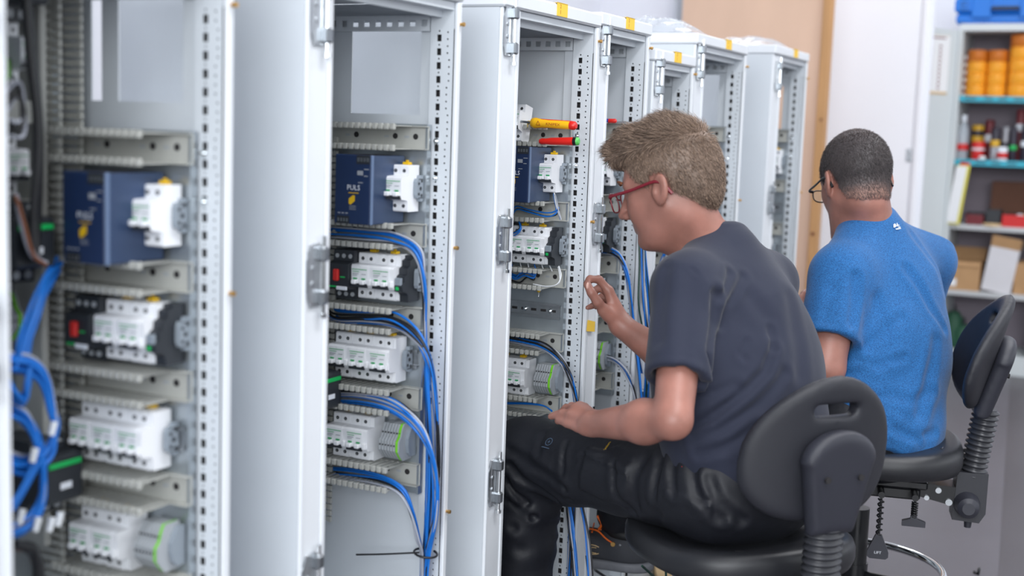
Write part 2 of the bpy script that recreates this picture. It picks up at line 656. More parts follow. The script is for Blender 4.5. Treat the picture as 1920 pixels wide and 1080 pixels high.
def rail_mesh(y0, y1):
    key = ('rail', y0, y1)
    if key not in _cache:
        m = MB()
        m.box(-0.0012, 0, y0, y1, -0.0125, 0.0125)
        for s in (-1, 1):
            m.box(-0.0075, 0, y0, y1, s * 0.0115, s * 0.0127)
            m.box(-0.0075, -0.0063, y0, y1, s * 0.0125, s * 0.0175)
        y = y0 + .02
        while y < y1 - .02:
            m.box(-0.0014, -0.0011, y - .007, y + .007, -.003, .003, mi=1, b=.0)
            y += .025
        _cache[key] = m.mesh('din_rail', ['zinc', 'hole_dark'])
    return _cache[key]


def hinge_mesh():
    if 'hinge' not in _cache:
        a = MB()
        a.box(-0.016, 0.010, -0.0045, -0.0005, -0.050, 0.050, b=0.0015)
        a.prism([(-0.016, -0.045), (-0.025, -0.025), (-0.025, 0.025), (-0.016, 0.045)], 'y', -0.0005, -0.004)
        a.cyl((-.010, -.006, .012), (-.010, -.004, .012), .0042, n=10)
        a.cyl((-.010, -.006, -.012), (-.010, -.004, -.012), .0042, n=10)
        k = MB().box(0.002, 0.019, -0.016, -0.0005, -0.0115, 0.0115, b=0.003)
        k2 = MB().cyl((0.011, -0.009, -0.066), (0.011, -0.009, 0.062), 0.0036, n=10)
        k2.cyl((0.011, -0.009, -0.0665), (0.011, -0.009, -0.060), 0.006, n=10)
        _cache['hinge'] = (a.mesh('hinge', 'zinc'), k.mesh('hinge_knuckle', 'steel'), k2.mesh('hinge_pin', 'chrome'))
    return _cache['hinge']


def stud_mesh():
    if 'stud' not in _cache:
        m = MB().cyl((-.006, 0, 0), (-.006, -.006, 0), 0.003, n=8)
        m.cyl((-.006, -.005, 0), (-.006, -.009, 0), 0.0042, 0.0036, n=8)
        _cache['stud'] = m.mesh('brass_stud', 'brass')
    return _cache['stud']


def screw_mesh():
    if 'screw' not in _cache:
        m = MB().cyl((0, 0, 0), (-0.004, 0, 0), 0.0065, 0.0055, n=10)
        m.cyl((-0.004, 0, 0), (-0.009, 0, 0), 0.0028, n=8)
        _cache['screw'] = m.mesh('plate_screw', 'chrome')
    return _cache['screw']


def enclosure(near, far, top, dz, label, sticker=None, cut=(0.074, 0.227, 1.243, 1.413), extra_slot=False, bottom=0.53,
              ducts=(1.201, 1.022, 0.866, 0.714, 0.568), post=0.075):
    W = far - near
    e = empty('enclosure', (far, 0, 0), 0, label, 'electrical cabinet', 'grey steel enclosures in the row')
    t = top
    # near side panel, back, plinth
    MB().box(-W, -W + 0.002, 0.001, DEPTH, 0.06, t - 0.031).build('side_panel', 'enclosure_paint', e)
    MB().box(-W + 0.002, 0, DEPTH - 0.002, DEPTH, 0.06, t - 0.031).build('rear_panel', 'enclosure_paint', e)
    p = MB().box(-W + .004, -.004, 0.006, DEPTH, 0, 0.06)
    p.box(-W, 0, 0.0, DEPTH, 0.06, 0.075)
    p.box(-W + .003, -.016, 0.03, DEPTH - .003, 0.075, 0.132)
    p.build('plinth', 'module_dark' if False else 'enclosure_paint', e)
    # hinge-side upright: front face in the lit paint tone, with a folded lip
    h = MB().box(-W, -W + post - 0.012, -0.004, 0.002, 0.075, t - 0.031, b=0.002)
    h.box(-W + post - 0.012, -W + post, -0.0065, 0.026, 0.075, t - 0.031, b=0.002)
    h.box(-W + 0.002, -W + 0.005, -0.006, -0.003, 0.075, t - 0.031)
    h.build('hinge_upright', 'enclosure_lit', e)
    # far side: perforated upright, front lip, wall with cut-out
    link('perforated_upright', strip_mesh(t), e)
    MB().box(-0.014, 0, -0.009, -0.0005, 0.075, t - 0.031, b=0.002).build('front_lip', 'enclosure_lit', e)
    y0, y1, z0, z1 = cut
    w = MB()
    ys = [0.0485, y0, y1, DEPTH - .002]
    if extra_slot:
        ys = [0.0485, y0, y1, 0.232, 0.252, DEPTH - .002]
    for i in range(len(ys) - 1):
        if i == 1 or i == 3:
            hi = z1 if i == 1 else z1
            w.box(-0.003, 0, ys[i], ys[i + 1], 0.06, z0)
            w.box(-0.003, 0, ys[i], ys[i + 1], hi, t - 0.031)
        else:
            w.box(-0.003, 0, ys[i], ys[i + 1], 0.06, t - 0.031)
    w.build('side_wall', 'enclosure_paint', e)
    # lid, top rails
    MB().box(-W - 0.003, 0.003, -0.012, DEPTH + .003, t - 0.030, t, b=0.004).build('lid', 'enclosure_lit', e)
    r = MB().box(-W + post, -0.014, 0.000, 0.030, t - 0.045, t - 0.031)
    r.box(-W + post, -0.014, 0.024, 0.030, t - 0.058, t - 0.045)
    r.build('top_rail', 'enclosure_paint', e)
    sr = MB()
    zc = t - 0.068
    x = -0.0145
    yy = 0.05
    while yy + .025 < DEPTH - .01:
        hole_cell(sr, x, yy, yy + .025, zc - .012, zc + .012, rect_poly(yy + .0125, zc, .012, .012))
        yy += .025
    sr.box(x, -.003, .05, DEPTH - .01, zc + .012, zc + .014)
    sr.box(x, -.003, .05, DEPTH - .01, zc - .014, zc - .012)
    sr.build('slotted_rail', 'enclosure_paint', e)
    # hinges on the near upright, brass studs on the far lip
    a, k, pn = hinge_mesh()
    HX = min(.052, post - .028)
    for hz in (1.396, 0.986, 0.490):
        ho = link('hinge', a, e, (-W + post - HX, -0.0045, min(hz, t - .09) + dz))
        link('hinge_knuckle', k, ho, (0, 0, .034))
        link('hinge_knuckle', k, ho, (0, 0, -.034))
        link('hinge_pin', pn, ho)
    for hz in (1.409, 1.001, 0.498):
        link('brass_stud', stud_mesh(), e, (0, -0.009, min(hz, t - .07) + dz))
    # side mounting plate with bright rim, ducts and rails
    zt = 1.226 + dz
    pl = MB().box(XP, XP + .002, 0.042, 0.252, bottom + dz, zt)
    pl.box(XP - .004, XP + .01, 0.038, 0.042, bottom + dz, zt)
    pl = pl.build('mounting_plate', 'galvanised', e)
    for zz in (1.196, 1.128):
        link('plate_screw', screw_mesh(), e, (-0.014, 0.030, zz + dz))
    for d in ducts:
        add_duct(e, d + dz)
    for rz_, ok in ((1.109, 1), (0.943, 1), (0.789, 1), (0.634, 1)):
        link('din_rail', rail_mesh(0.046, 0.25), e, (XP, 0, rz_ + dz))
    VT = (1.42 if extra_slot else 1.205) + dz
    # rear mounting plate with upright ducts beside the corner
    MB().box(-W + .03, -.034, 0.284, 0.286, 0.30, t - .12).build('rear_plate', 'galvanised', e)
    vd = MB().box(-0.090, -0.050, 0.281, 0.284, 0.45 + dz, VT)
    vd = vd.build('wiring_duct', 'duct_grey', e)
    key = ('vcomb', round(VT - dz, 3))
    if key not in _cache:
        c = MB()
        z = 0.45
        while z + .012 < VT - dz:
            c.box(-.0008, .0008, -0.052, 0.0, z, z + .0082)
            c.box(-.003, .003, -0.058, -0.050, z - .0012, z + .0094, b=.0008)
            z += .0125
        _cache[key] = c.mesh('duct_comb', 'duct_grey')
    for xx in (-0.090, -0.050):
        link('duct_comb', _cache[key], vd, (xx, 0.281, dz))
    if sticker is not None:
        s = MB().box(sticker - .026, sticker + .026, -0.0135, -0.0122, t - .026, t + .002)
        s.box(sticker - .026, sticker + .026, -0.0135, .012, t + .0004, t + .0012)
        letter(s, '2', .012, (sticker - .010, -.0138, t - .006), (1, 0, 0), (0, 0, 1), 1)
        letter(s, '1', .012, (sticker - .010, -.0138, t - .018), (1, 0, 0), (0, 0, 1), 1)
        s.build('yellow_sticker', ['sticker_yellow', 'ink_red'], e)
    return e


CABS = {}
SPEC = [  # key, near, far, top, dz, label, sticker
    ('c1', 0.962, 1.428, 1.470, -0.022, 'leftmost open grey steel enclosure, out of focus, with blue cable loops', None),
    ('c2', 1.604, 2.072, 1.478, 0.000, 'open grey enclosure with a thick blue cable bundle down its upright', None),
    ('c3', 2.237, 2.712, 1.488, 0.018, 'open grey enclosure in front of the man in black, tools on its duct', -0.215),
    ('c4', 2.719, 3.036, 1.494, 0.026, 'narrow open enclosure right behind the raised hand', -0.150),
    ('c5', 3.077, 3.384, 1.438, 0.022, 'shortest enclosure of the row, behind the blond head', -0.150),
    ('c6', 3.392, 3.868, 1.503, 0.030, 'open enclosure with film on its lid, second from the plywood', -0.200),
    ('c7', 4.181, 4.627, 1.530, 0.034, 'last enclosure of the row, right before the plywood sheet', -0.190),
]
for k, n, f_, t, dz, lb, st in SPEC:
    kw = {'post': dict(c1=.076, c2=.066, c3=.078, c4=.063, c5=.078, c6=.084, c7=.105)[k]}
    if k == 'c1':
        kw['extra_slot'] = True
        kw['cut'] = (0.079, 0.2, 1.243, 1.42)
    if k == 'c5':
        kw['cut'] = (0.09, 0.12, 0.20, 0.24)
    if k == 'c3':
        kw['ducts'] = (1.193, 1.022, 0.868, 0.718, 0.570)
    if k == 'c4':
        kw['cut'] = (0.105, 0.227, 1.243, 1.395)
    CABS[k] = (enclosure(n, f_, t, dz, lb, st, **kw), f_, dz)
CABNAME = {'c1': 'leftmost enclosure', 'c2': 'second enclosure from left', 'c3': 'enclosure with the screwdrivers',
           'c4': 'narrow enclosure behind the raised hand', 'c5': 'shortest enclosure', 'c6': 'second enclosure from the plywood',
           'c7': 'last enclosure by the plywood'}


# ------------------------------------------------------------------ devices on the rails
# device frame: origin on the plate, left end, row centre; p = towards the viewer
# (-x), w = to the right (-y), h = up (z)
def bx(mb, p0, p1, w0, w1, h0, h1, mi=0, b=0.0):
    return mb.box(-p1, -p0, -w1, -w0, h0, h1, mi, b)


def side_prism(mb, poly, w0, w1, mi=0):
    return mb.prism([(-p, h) for p, h in poly], 'y', -w1, -w0, mi)


BODY = [(.007, -.0425), (.043, -.0425), (.045, -.0405), (.045, -.0235), (.050, -.0215), (.066, -.0195), (.069, -.0150), (.070, .0190),
        (.067, .0225), (.045, .0235), (.045, .0405), (.043, .0425), (.007, .0425)]


def breaker_kit(poles=2, tail=0.0095, clip=True):
    key = ('mcb', poles, tail, clip)
    if key in _cache:
        return _cache[key]
    W = poles * 0.018
    b = MB()
    for i in range(poles):
        side_prism(b, BODY, i * .018 + .0002, (i + 1) * .018 - .0002)
    kit = []
    subs = []
    pr = MB()
    bx(pr, .0698, .0705, .002, W - .002, .0130, .0142, 0)
    bx(pr, .0698, .0704, .003, W * .45, .0050, .0062, 1)
    bx(pr, .0698, .0704, .003, W * .36, .0022, .0032, 1)
    bx(pr, .0698, .0704, W * .62, W - .004, .0045, .0056, 1)
    bx(pr, .0698, .0704, .003, W * .5, .0090, .0100, 0)
    subs.append(('print', pr.mesh('print', ['print_green', 'print_grey'])))
    for i in range(poles):
        for s in (-1, 1):
            c = (i + .5) * .018
            b.cyl((-.0446, -c, s * .032), (-.0454, -c, s * .032), .0034, n=10, mi=1)
            b.cyl((-.0446, -c, s * .032), (-.0460, -c, s * .032), .0016, n=6, mi=2)
    kit.append(('body', b.mesh('body', ['module_white', 'hole_dark', 'steel']), subs))
    rc = MB()
    bx(rc, .060, .0708, .001, W - .001, -.0195, -.0125)
    kit.append(('recess', rc.mesh('recess', 'module_dark'), []))
    tg = MB()
    fl = MB()
    for i in range(poles):
        c = (i + .5) * .018
        bx(tg, .062, .078, c - .005, c + .005, -.0135, -.0055, b=.0015)
        bx(fl, .0698, .0710, c - .004, c + .004, -.0050, -.0022)
    kit.append(('toggle', tg.mesh('toggle', 'module_white'), [('status_flag', fl.mesh('status_flag', 'print_green'))]))
    if tail:
        tl = MB()
        side_prism(tl, [(p - .0015 if p > .01 else p, h * .985) for p, h in BODY], W + .0002, W + tail)
        kit.append(('auxiliary_block', tl.mesh('auxiliary_block', 'module_white'), []))
        tq = MB()
        bx(tq, .062, .0745, W + .0015, W + tail - .0012, -.0145, -.003, b=.001)
        kit.append(('toggle', tq.mesh('toggle', 'module_white'), []))
    if clip:
        c = MB()
        bx(c, .014, .026, W * .5 - .007, W * .5 + .007, .0425, .0475, b=.001)
        bx(c, .018, .022, W * .5 - .003, W * .5 + .003, .0475, .051, b=.001)
        kit.append(('din_clip', c.mesh('din_clip', 'clip_yellow'), []))
    _cache[key] = kit
    return kit


def end_bracket_kit():
    if 'eb' not in _cache:
        m = MB()
        side_prism(m, [(.004, -.024), (.014, -.024), (.016, -.018), (.024, -.018), (.027, -.012), (.027, .012), (.024, .018), (.016, .018), (.014, .024), (.004, .024)], 0, .0085)
        d = MB()
        for (p, h, r) in ((.011, .014, .0032), (.021, .009, .0028), (.011, -.013, .0032), (.021, -.010, .0028), (.015, 0.0, .0036)):
            d.cyl((-p, -.0086, h), (-p, -.0092, h), r, n=8)
        bx(d, .006, .022, .0086, .0090, .0165, .0178)
        bx(d, .006, .022, .0086, .0090, -.0178, -.0165)
        _cache['eb'] = [('body', m.mesh('body', 'clear_grey'), [('relief', d.mesh('relief', 'module_dark'))])]
    return _cache['eb']


def power_supply_kit():
    if 'psu' in _cache:
        return _cache['psu']
    w = 0.078
    f = MB()
    bx(f, .113, .120, 0, w - .003, -.062, .062, b=.0015)
    bx(f, .112, .1196, w - .003, w, -.062, .062, 1, b=.001)
    fs = []
    s = MB()
    letter(s, 'PULS', .0130, (-.1206, -.0405, .003), (0, -1, 0), (0, 0, 1))
    fs.append(('lettering', s.mesh('lettering', 'print_white')))
    y = MB()
    bx(y, .1200, .1205, .030, .051, -.0068, -.0055)
    y.add([(-.1206, -.031, -.0255), (-.1206, -.035, -.0275), (-.1206, -.044, -.0205), (-.1206, -.044, -.0110), (-.1206, -.040, -.0100), (-.1206, -.031, -.0165)], [(0, 1, 2, 3, 4, 5)])
    fs.append(('emblem', y.mesh('emblem', 'clip_yellow')))
    g, g2 = MB(), MB()
    bx(g, .1200, .1205, .048, .060, .026, .034)
    for k, (a, b_) in enumerate(((.062, .072), (.062, .070), (.050, .060))):
        bx(g, .1200, .1204, a, b_, .036 - .012 * k, .0375 - .012 * k)
    for k in range(3):
        bx(g2, .1200, .1204, .032, .046, -.030 - .003 * k, -.0292 - .003 * k)
        bx(g2, .1200, .1204, .008 + .008 * k, .013 + .008 * k, -.044, -.042)
    fs.append(('rating_print', g.mesh('rating_print', 'print_grey')))
    fs.append(('small_print', g2.mesh('small_print', 'print_grey')))
    t = MB()
    bx(t, .105, .1206, .046, .074, .046, .0615)
    t2 = MB()
    bx(t2, .105, .1206, .006, .032, -.0615, -.048)
    for k in range(4):
        bx(t, .1204, .1212, .048 + .0065 * k, .0525 + .0065 * k, .050, .057, mi=1)
        bx(t2, .1204, .1212, .008 + .006 * k, .0115 + .006 * k, -.058, -.052, mi=1)
    b = MB()
    bx(b, .008, .113, .0005, w - .0005, -.0615, .0615, b=.001)
    for k in range(9):
        bx(b, .020 + .009 * k, .025 + .009 * k, .004, w - .004, .0615, .0619, mi=1)
    _cache['psu'] = [('housing', b.mesh('housing', ['navy_side', 'hole_dark']), []), ('front', f.mesh('front', ['navy_front', 'navy_edge']), fs),
                     ('input_terminals', t.mesh('input_terminals', ['module_dark', 'steel']), []), ('output_terminals', t2.mesh('output_terminals', ['module_dark', 'steel']), [])]
    return _cache['psu']


def starter_kit():
    if 'starter' in _cache:
        return _cache['starter']
    b = MB()
    side_prism(b, [(.007, -.046), (.048, -.046), (.050, -.027), (.072, -.025), (.078, -.020), (.078, .022), (.060, .026), (.058, .046), (.007, .046)], 0, .045)
    r = MB()
    bx(r, .077, .084, .014, .026, -.010, .012, b=.002)
    g = MB()
    bx(g, .078, .0788, .003, .020, -.0225, -.0195)
    bx(g, .078, .0788, .028, .038, -.0035, -.001)
    w = MB()
    bx(w, .078, .0800, .020, .044, -.0265, -.0195, b=.001)
    for k in range(3):
        b.cyl((-.0575, -.008 - .0145 * k, .035), (-.0600, -.008 - .0145 * k, .035), .0042, n=10, mi=1)
        b.cyl((-.0485, -.008 - .0145 * k, -.037), (-.0510, -.008 - .0145 * k, -.037), .0042, n=10, mi=1)
    _cache['starter'] = [('body', b.mesh('body', ['module_dark', 'module_grey']), []),
                         ('push_button', r.mesh('push_button', 'button_red'), []), ('green_mark', g.mesh('green_mark', 'signal_green'), []),
                         ('label_holder', w.mesh('label_holder', 'print_white'), [])]
    return _cache['starter']


def aux_kit():
    if 'aux' in _cache:
        return _cache['aux']
    b = MB()
    side_prism(b, [(.007, -.0425), (.044, -.0425), (.045, -.030), (.050, -.025), (.064, -.021), (.066, -.012), (.058, -.004), (.058, .006), (.050, .010),
                   (.050, .020), (.040, .024), (.040, .034), (.030, .037), (.030, .0425), (.007, .0425)], 0, .018)
    g = MB()
    bx(g, .062, .0665, .003, .010, -.019, -.012, b=.001)
    l = MB()
    bx(l, .060, .0668, .002, .015, -.010, .004, b=.001)
    _cache['aux'] = [('body', b.mesh('body', 'module_dark'), []), ('green_button', g.mesh('green_button', 'signal_green'), []),
                     ('lens_cover', l.mesh('lens_cover', 'clear_grey'), [])]
    return _cache['aux']


TERM = [(.006, -.032), (.036, -.032), (.044, -.024), (.052, -.014), (.052, .004), (.044, .012), (.040, .024), (.034, .034), (.006, .034)]


def terminal_kit(n=6):
    key = ('term', n)
    if key in _cache:
        return _cache[key]
    kit = []
    a = MB()
    side_prism(a, TERM, 0.0005, .0054)
    am = a.mesh('terminal_slice', 'module_grey')
    g = MB()
    side_prism(g, [(p + .001, h * 1.04) for p, h in TERM], 0.0005, .0054)
    gm = g.mesh('terminal_slice', 'terminal_green')
    d = MB()
    d.cyl((-.0520, -.003, -.004), (-.0526, -.003, -.004), .0018, n=6)
    d.cyl((-.0420, -.003, .018), (-.0432, -.003, .018), .0018, n=6)
    dm = d.mesh('terminal_hole', 'hole_dark')
    _cache[key] = (am, gm, dm)
    return _cache[key]


def terminal_strip(name, label, loc, n=5, rz=0.0, group=None):
    r = empty('terminal_strip', loc, rz, label, 'terminal block', group)
    am, gm, dm = terminal_kit()
    for i in range(n + 1):
        s = link('terminal_slice', gm if i == n else am, r, (0, -.0062 * i, 0))
        link('terminal_hole', dm, s)
    e = MB()
    side_prism(e, [(p + .0015, h * 1.06) for p, h in TERM], .0062 * (n + 1) - .0004, .0062 * (n + 1) + .0022, 1)
    side_prism(e, [(.004, -.028), (.020, -.028), (.028, -.020), (.032, -.006), (.032, .008), (.026, .020), (.018, .030), (.004, .030)], .0062 * (n + 1) + .0024, .0062 * (n + 1) + .0095)
    if ('te', n) not in _cache:
        _cache[('te', n)] = e.mesh('end_bracket', ['clear_grey', 'module_grey'])
    link('end_bracket', _cache[('te', n)], r)
    return r


def contactor_kit():
    if 'contactor' in _cache:
        return _cache['contactor']
    q = 1.28
    sc = lambda m: m.xform(Matrix.Scale(q, 4))
    b = MB()
    side_prism(b, [(.004, -.042), (.052, -.042), (.054, -.026), (.080, -.024), (.083, -.020), (.083, .026), (.079, .029), (.060, .030), (.056, .044), (.004, .044)], 0, .050)
    g = MB()
    bx(g, .082, .0845, .0015, .0485, .016, .022, b=.0008)
    l = MB()
    bx(l, .083, .0838, .018, .034, -.009, -.002)
    for k in range(3):
        b.cyl((-.0555, -.009 - .016 * k, .036), (-.0580, -.009 - .016 * k, .036), .0048, n=10, mi=1)
        b.cyl((-.0520, -.009 - .016 * k, -.034), (-.0545, -.009 - .016 * k, -.034), .0048, n=10, mi=1)
    _cache['contactor'] = [('body', sc(b).mesh('body', ['module_dark', 'module_grey']), []),
                           ('green_stripe', sc(g).mesh('green_stripe', 'signal_green'), []), ('white_logo', sc(l).mesh('white_logo', 'print_white'), [])]
    return _cache['contactor']


G_MCB = 'white circuit breakers in the enclosures'
UNIT = .0455


def row_units(ck, y_left, zrow, names, kits, cat='circuit breaker', step=UNIT):
    e, fx, dz = CABS[ck]
    y = y_left
    for nm, kt in zip(names, kits):
        place(kt, 'circuit_breaker', nm, cat, (fx + XP, y, zrow + dz), 0, G_MCB)
        y -= step


def bracket(ck, y, zrow, what):
    e, fx, dz = CABS[ck]
    place(end_bracket_kit(), 'end_bracket', 'grey end stop %s in the %s' % (what, CABNAME[ck]), 'end stop', (fx + XP, y, zrow + dz), 0, 'grey end stops on the rails')


R2, R3, R4, R5 = 1.109, 0.943, 0.789, 0.634
FULL = {'c1', 'c2', 'c3', 'c4', 'c6', 'c7'}
for ck in ('c1', 'c2', 'c3', 'c4', 'c6', 'c7', 'c5'):
    e, fx, dz = CABS[ck]
    cn = CABNAME[ck]
    # row with the power supply
    if ck != 'c5':
        place(power_supply_kit(), 'power_supply', 'navy blue power supply in the %s' % cn, 'power supply', (fx + XP, .160, 1.106 + dz), 0, 'navy power supplies')
        place(breaker_kit(2, 0, True), 'circuit_breaker', 'two-pole white breaker beside the navy power supply, %s' % cn, 'circuit breaker',
              (fx + XP, .0875, R2 + dz), 0, G_MCB)
        bracket(ck, .0515, R2, 'right of the top breaker')
    # row 3
    if ck in ('c1', 'c2', 'c3', 'c4', 'c6'):
        if ck != 'c4':
            place(starter_kit(), 'motor_starter', 'black motor starter with red button in the %s' % cn, 'motor starter', (fx + XP, .201, R3 + dz), 0, 'black motor starters')
        row_units(ck, .1545, R3, ['left white breaker of the second device row, %s' % cn, 'right white breaker of the second device row, %s' % cn],
                  [breaker_kit(), breaker_kit()])
        place(aux_kit(), 'auxiliary_contact', 'black contact block with green button, %s' % cn, 'contact block', (fx + XP, .0640, R3 + dz), 0, 'black contact blocks')
        bracket(ck, .0450, R3, 'beside the black contact block')
    # row 4
    if ck in ('c1', 'c2', 'c4', 'c5', 'c7'):
        y0 = .2025
        row_units(ck, y0, R4, ['left white breaker of the third device row, %s' % cn, 'middle white breaker of the third device row, %s' % cn,
                               'right white breaker of the third device row, %s' % cn], [breaker_kit(), breaker_kit(), breaker_kit(2, 0.006)])
        bracket(ck, .066, R4, 'after the third device row')
    # row 5
    if ck in ('c1', 'c2', 'c3', 'c4', 'c5'):
        off = -.012 if ck == 'c3' else 0
        row_units(ck, .2045 + off, R5, ['left white breaker of the lowest device row, %s' % cn, 'right white breaker of the lowest device row, %s' % cn],
                  [breaker_kit(2, .0095, True), breaker_kit(2, .0095, True)])
        terminal_strip('t', 'grey terminal blocks with a green slice, lowest row, %s' % cn, (fx + XP, .098 + off, R5 + dz), 6, group='grey terminal strips')
    if ck in ('c3', 'c6', 'c7'):
        for k, yy in enumerate((.073, .137, .20)):
            link('plate_screw', screw_mesh(), e, (XP - .001, yy, R4 + dz))
# wide contactors on the rear plates (they face the front opening)
for ck, w0, zz in (('c1', -.168, .710), ('c2', -.162, .725)):
    e, fx, dz = CABS[ck]
    place(contactor_kit(), 'contactor', 'dark contactor with a bright green stripe in the %s' % CABNAME[ck], 'contactor', (fx + w0, .280, zz), math.pi / 2, 'dark contactors')
# the breaker block lying loose on the top duct of the third enclosure
e, fx, dz = CABS['c3']
_q = place(breaker_kit(3, 0, False), 'circuit_breaker', 'loose white breaker block lying on the top duct, screwdriver beside it', 'circuit breaker', (0, 0, 0), 0, G_MCB)
_q.location = (fx - .055, .180, 1.212 + dz)
_q.rotation_euler = (0, math.radians(12), 0)
place([('body', MB().box(-.012, 0, -.010, 0, -.008, .008, b=.002).mesh('body', 'clip_yellow'), [('arrow', MB().box(-.0124, -.012, -.007, -.003, -.001, .001).mesh('arrow', 'hole_dark'))])],
      'yellow_clip', 'small yellow clip beside the loose white breaker', 'clip', (fx - .088, .118, 1.218 + dz), 0)
# parts on the rear plate of the leftmost enclosure (dense, out of focus)
e, fx, dz = CABS['c1']
_rear = [('contactor', contactor_kit(), 'topmost dark contactor on the rear plate of the blurred enclosure', 'contactor', -.222, 1.395),
         ('circuit_breaker', breaker_kit(1, 0, False), 'narrow pale module beside the thick black cables', 'module', -.172, 1.300),
         ('terminal', None, 'upper', '', -.236, 1.285), ('circuit_breaker', breaker_kit(2, 0, False), 'pale breaker between the two rear terminal strips', 'circuit breaker', -.196, 1.150),
         ('contactor', contactor_kit(), 'dark contactor with green stripe under the rear pale breaker', 'contactor', -.216, 1.045),
         ('terminal', None, 'lower', '', -.222, .940)]
for nm, kt, lb, ct, xx, zz in _rear:
    if kt:
        place(kt, nm, lb, ct, (fx + xx, .280, zz), math.pi / 2)
    else:
        terminal_strip('t', '%s grey terminal strip on the rear plate of the blurred enclosure' % lb, (fx + xx, .280, zz), 9, math.pi / 2)
for z_ in (1.222, 1.085):
    link('wiring_duct', MB().box(-.33, -.125, .232, .284, -.016, .016, b=.002).mesh('wiring_duct', 'duct_grey'), e, (0, 0, z_))
_k = MB()
_k.box(-.006, .006, -.058, 0, -.42, .42, b=.002)
link('wiring_duct', _k.mesh('wiring_duct', 'duct_grey'), e, (-.118, .284, 1.02))


# ------------------------------------------------------------------ wiring
def pt(p):
    k, x, y, v = p
    return on_x(x, y, v) if k == 'x' else (on_y(x, y, v) if k == 'y' else at(x, y, v))


WM = {'b': 'wire_blue', 'k': 'wire_black', 'g': 'wire_grey', 'n': 'wire_green', 'w': 'wire_white', 'y': 'wire_yellow', 'o': 'wire_brown'}
WN = {'b': 'blue_wire', 'k': 'black_wire', 'g': 'grey_wire', 'n': 'green_wire', 'w': 'white_wire', 'y': 'yellow_wire', 'o': 'brown_wire'}


def bundle(label, path, cols, spread=0.006, r=0.0021, seed=1, fan=1.0, group='cable bundles in the enclosures', cat='cable bundle', name='cable_bundle'):
    rs = np.random.RandomState(seed)
    P = [pt(p) for p in path]
    base = np.mean(P, axis=0)
    e = empty(name, tuple(base), 0, label, cat, group)
    n = len(P)
    for c in cols:
        a, q = rs.uniform(0, 6.28), math.sqrt(rs.uniform(0.15, 1)) * spread * 1.7
        pts = []
        for i, p in enumerate(P):
            a += rs.uniform(-.35, .35)
            k = 1 + (fan - 1) * i / (n - 1)
            off = np.array([math.cos(a) * q * .8, math.cos(a) * q * .6, math.sin(a) * q * .8]) * k
            tn = P[min(i + 1, n - 1)] - P[max(i - 1, 0)]
            tn = tn / np.linalg.norm(tn)
            off = off - tn * (off @ tn)
            pts.append(p + off + rs.normal(0, .0012, 3) - base)
        MB().tube(smooth_path(pts, 7), r, n=6).build(WN[c], WM[c], e)
    return e


# second enclosure
bundle('blue and grey cables leaving the second duct of the second enclosure', [('x', 612, 436, 2.02), ('x', 690, 441, 2.005), ('x', 745, 449, 2.0), ('x', 782, 474, 1.995),
       ('x', 795, 530, 2.0), ('x', 797, 610, 2.02), ('x', 800, 680, 2.03), ('x', 806, 800, 2.035), ('x', 812, 930, 2.035), ('x', 803, 1037, 2.04), ('x', 797, 1120, 2.04)],
       'bbggbkbgbk', .0080, seed=3)
bundle('blue, black and grey cables leaving the middle duct of the second enclosure', [('x', 612, 574, 2.03), ('x', 632, 594, 2.02), ('x', 690, 595, 2.0), ('x', 738, 600, 1.99),
       ('x', 776, 625, 1.985), ('x', 803, 668, 1.985), ('x', 815, 740, 2.0), ('x', 822, 850, 2.02), ('x', 818, 960, 2.03), ('x', 803, 1037, 2.035), ('x', 798, 1120, 2.04)],
       'bbkkggbgkbggbbk', .0105, seed=4)
bundle('blue and grey cables sweeping from the fourth duct of the second enclosure', [('x', 618, 742, 2.02), ('x', 680, 747, 1.99), ('x', 735, 760, 1.98), ('x', 780, 795, 1.98),
       ('x', 806, 845, 1.985), ('x', 818, 905, 1.995), ('x', 816, 975, 2.01), ('x', 800, 1037, 2.03), ('x', 794, 1120, 2.04)], 'bbbkggbbbkgg', .0095, seed=5)
bundle('thin blue cables dropping from the lowest duct of the second enclosure', [('x', 600, 885, 2.03), ('x', 660, 890, 2.01), ('x', 715, 900, 1.99), ('x', 752, 920, 1.985),
       ('x', 772, 960, 1.99), ('x', 785, 1010, 2.01), ('x', 791, 1037, 2.03), ('x', 790, 1120, 2.04)], 'bgbkgb', .0065, seed=6)
bundle('thick blue cable loom hanging beside the upright of the second enclosure', [('x', 796, 640, 2.05), ('x', 800, 760, 2.045), ('x', 803, 880, 2.045), ('x', 800, 980, 2.045), ('x', 796, 1037, 2.045), ('x', 793, 1120, 2.045)],
       'bbbbbkbgbbkbgb', .013, r=.0026, seed=8)
_tie = MB().tube(smooth_path([on_x(668, 1040, 2.0), on_x(720, 1039, 2.0), on_x(786, 1036, 2.015)], 4), .0018, n=6)
_c = (on_x(798, 1037, 2.035))
_tie.tube([_c + np.array([.022 * math.cos(a), .022 * math.sin(a), .003 * math.sin(a)]) for a in np.linspace(0, 6.0, 24)], .0022, n=6)
tag(_tie.build('cable_tie', 'wire_black'), 'black cable tie with a long tail around the loom', 'cable tie')
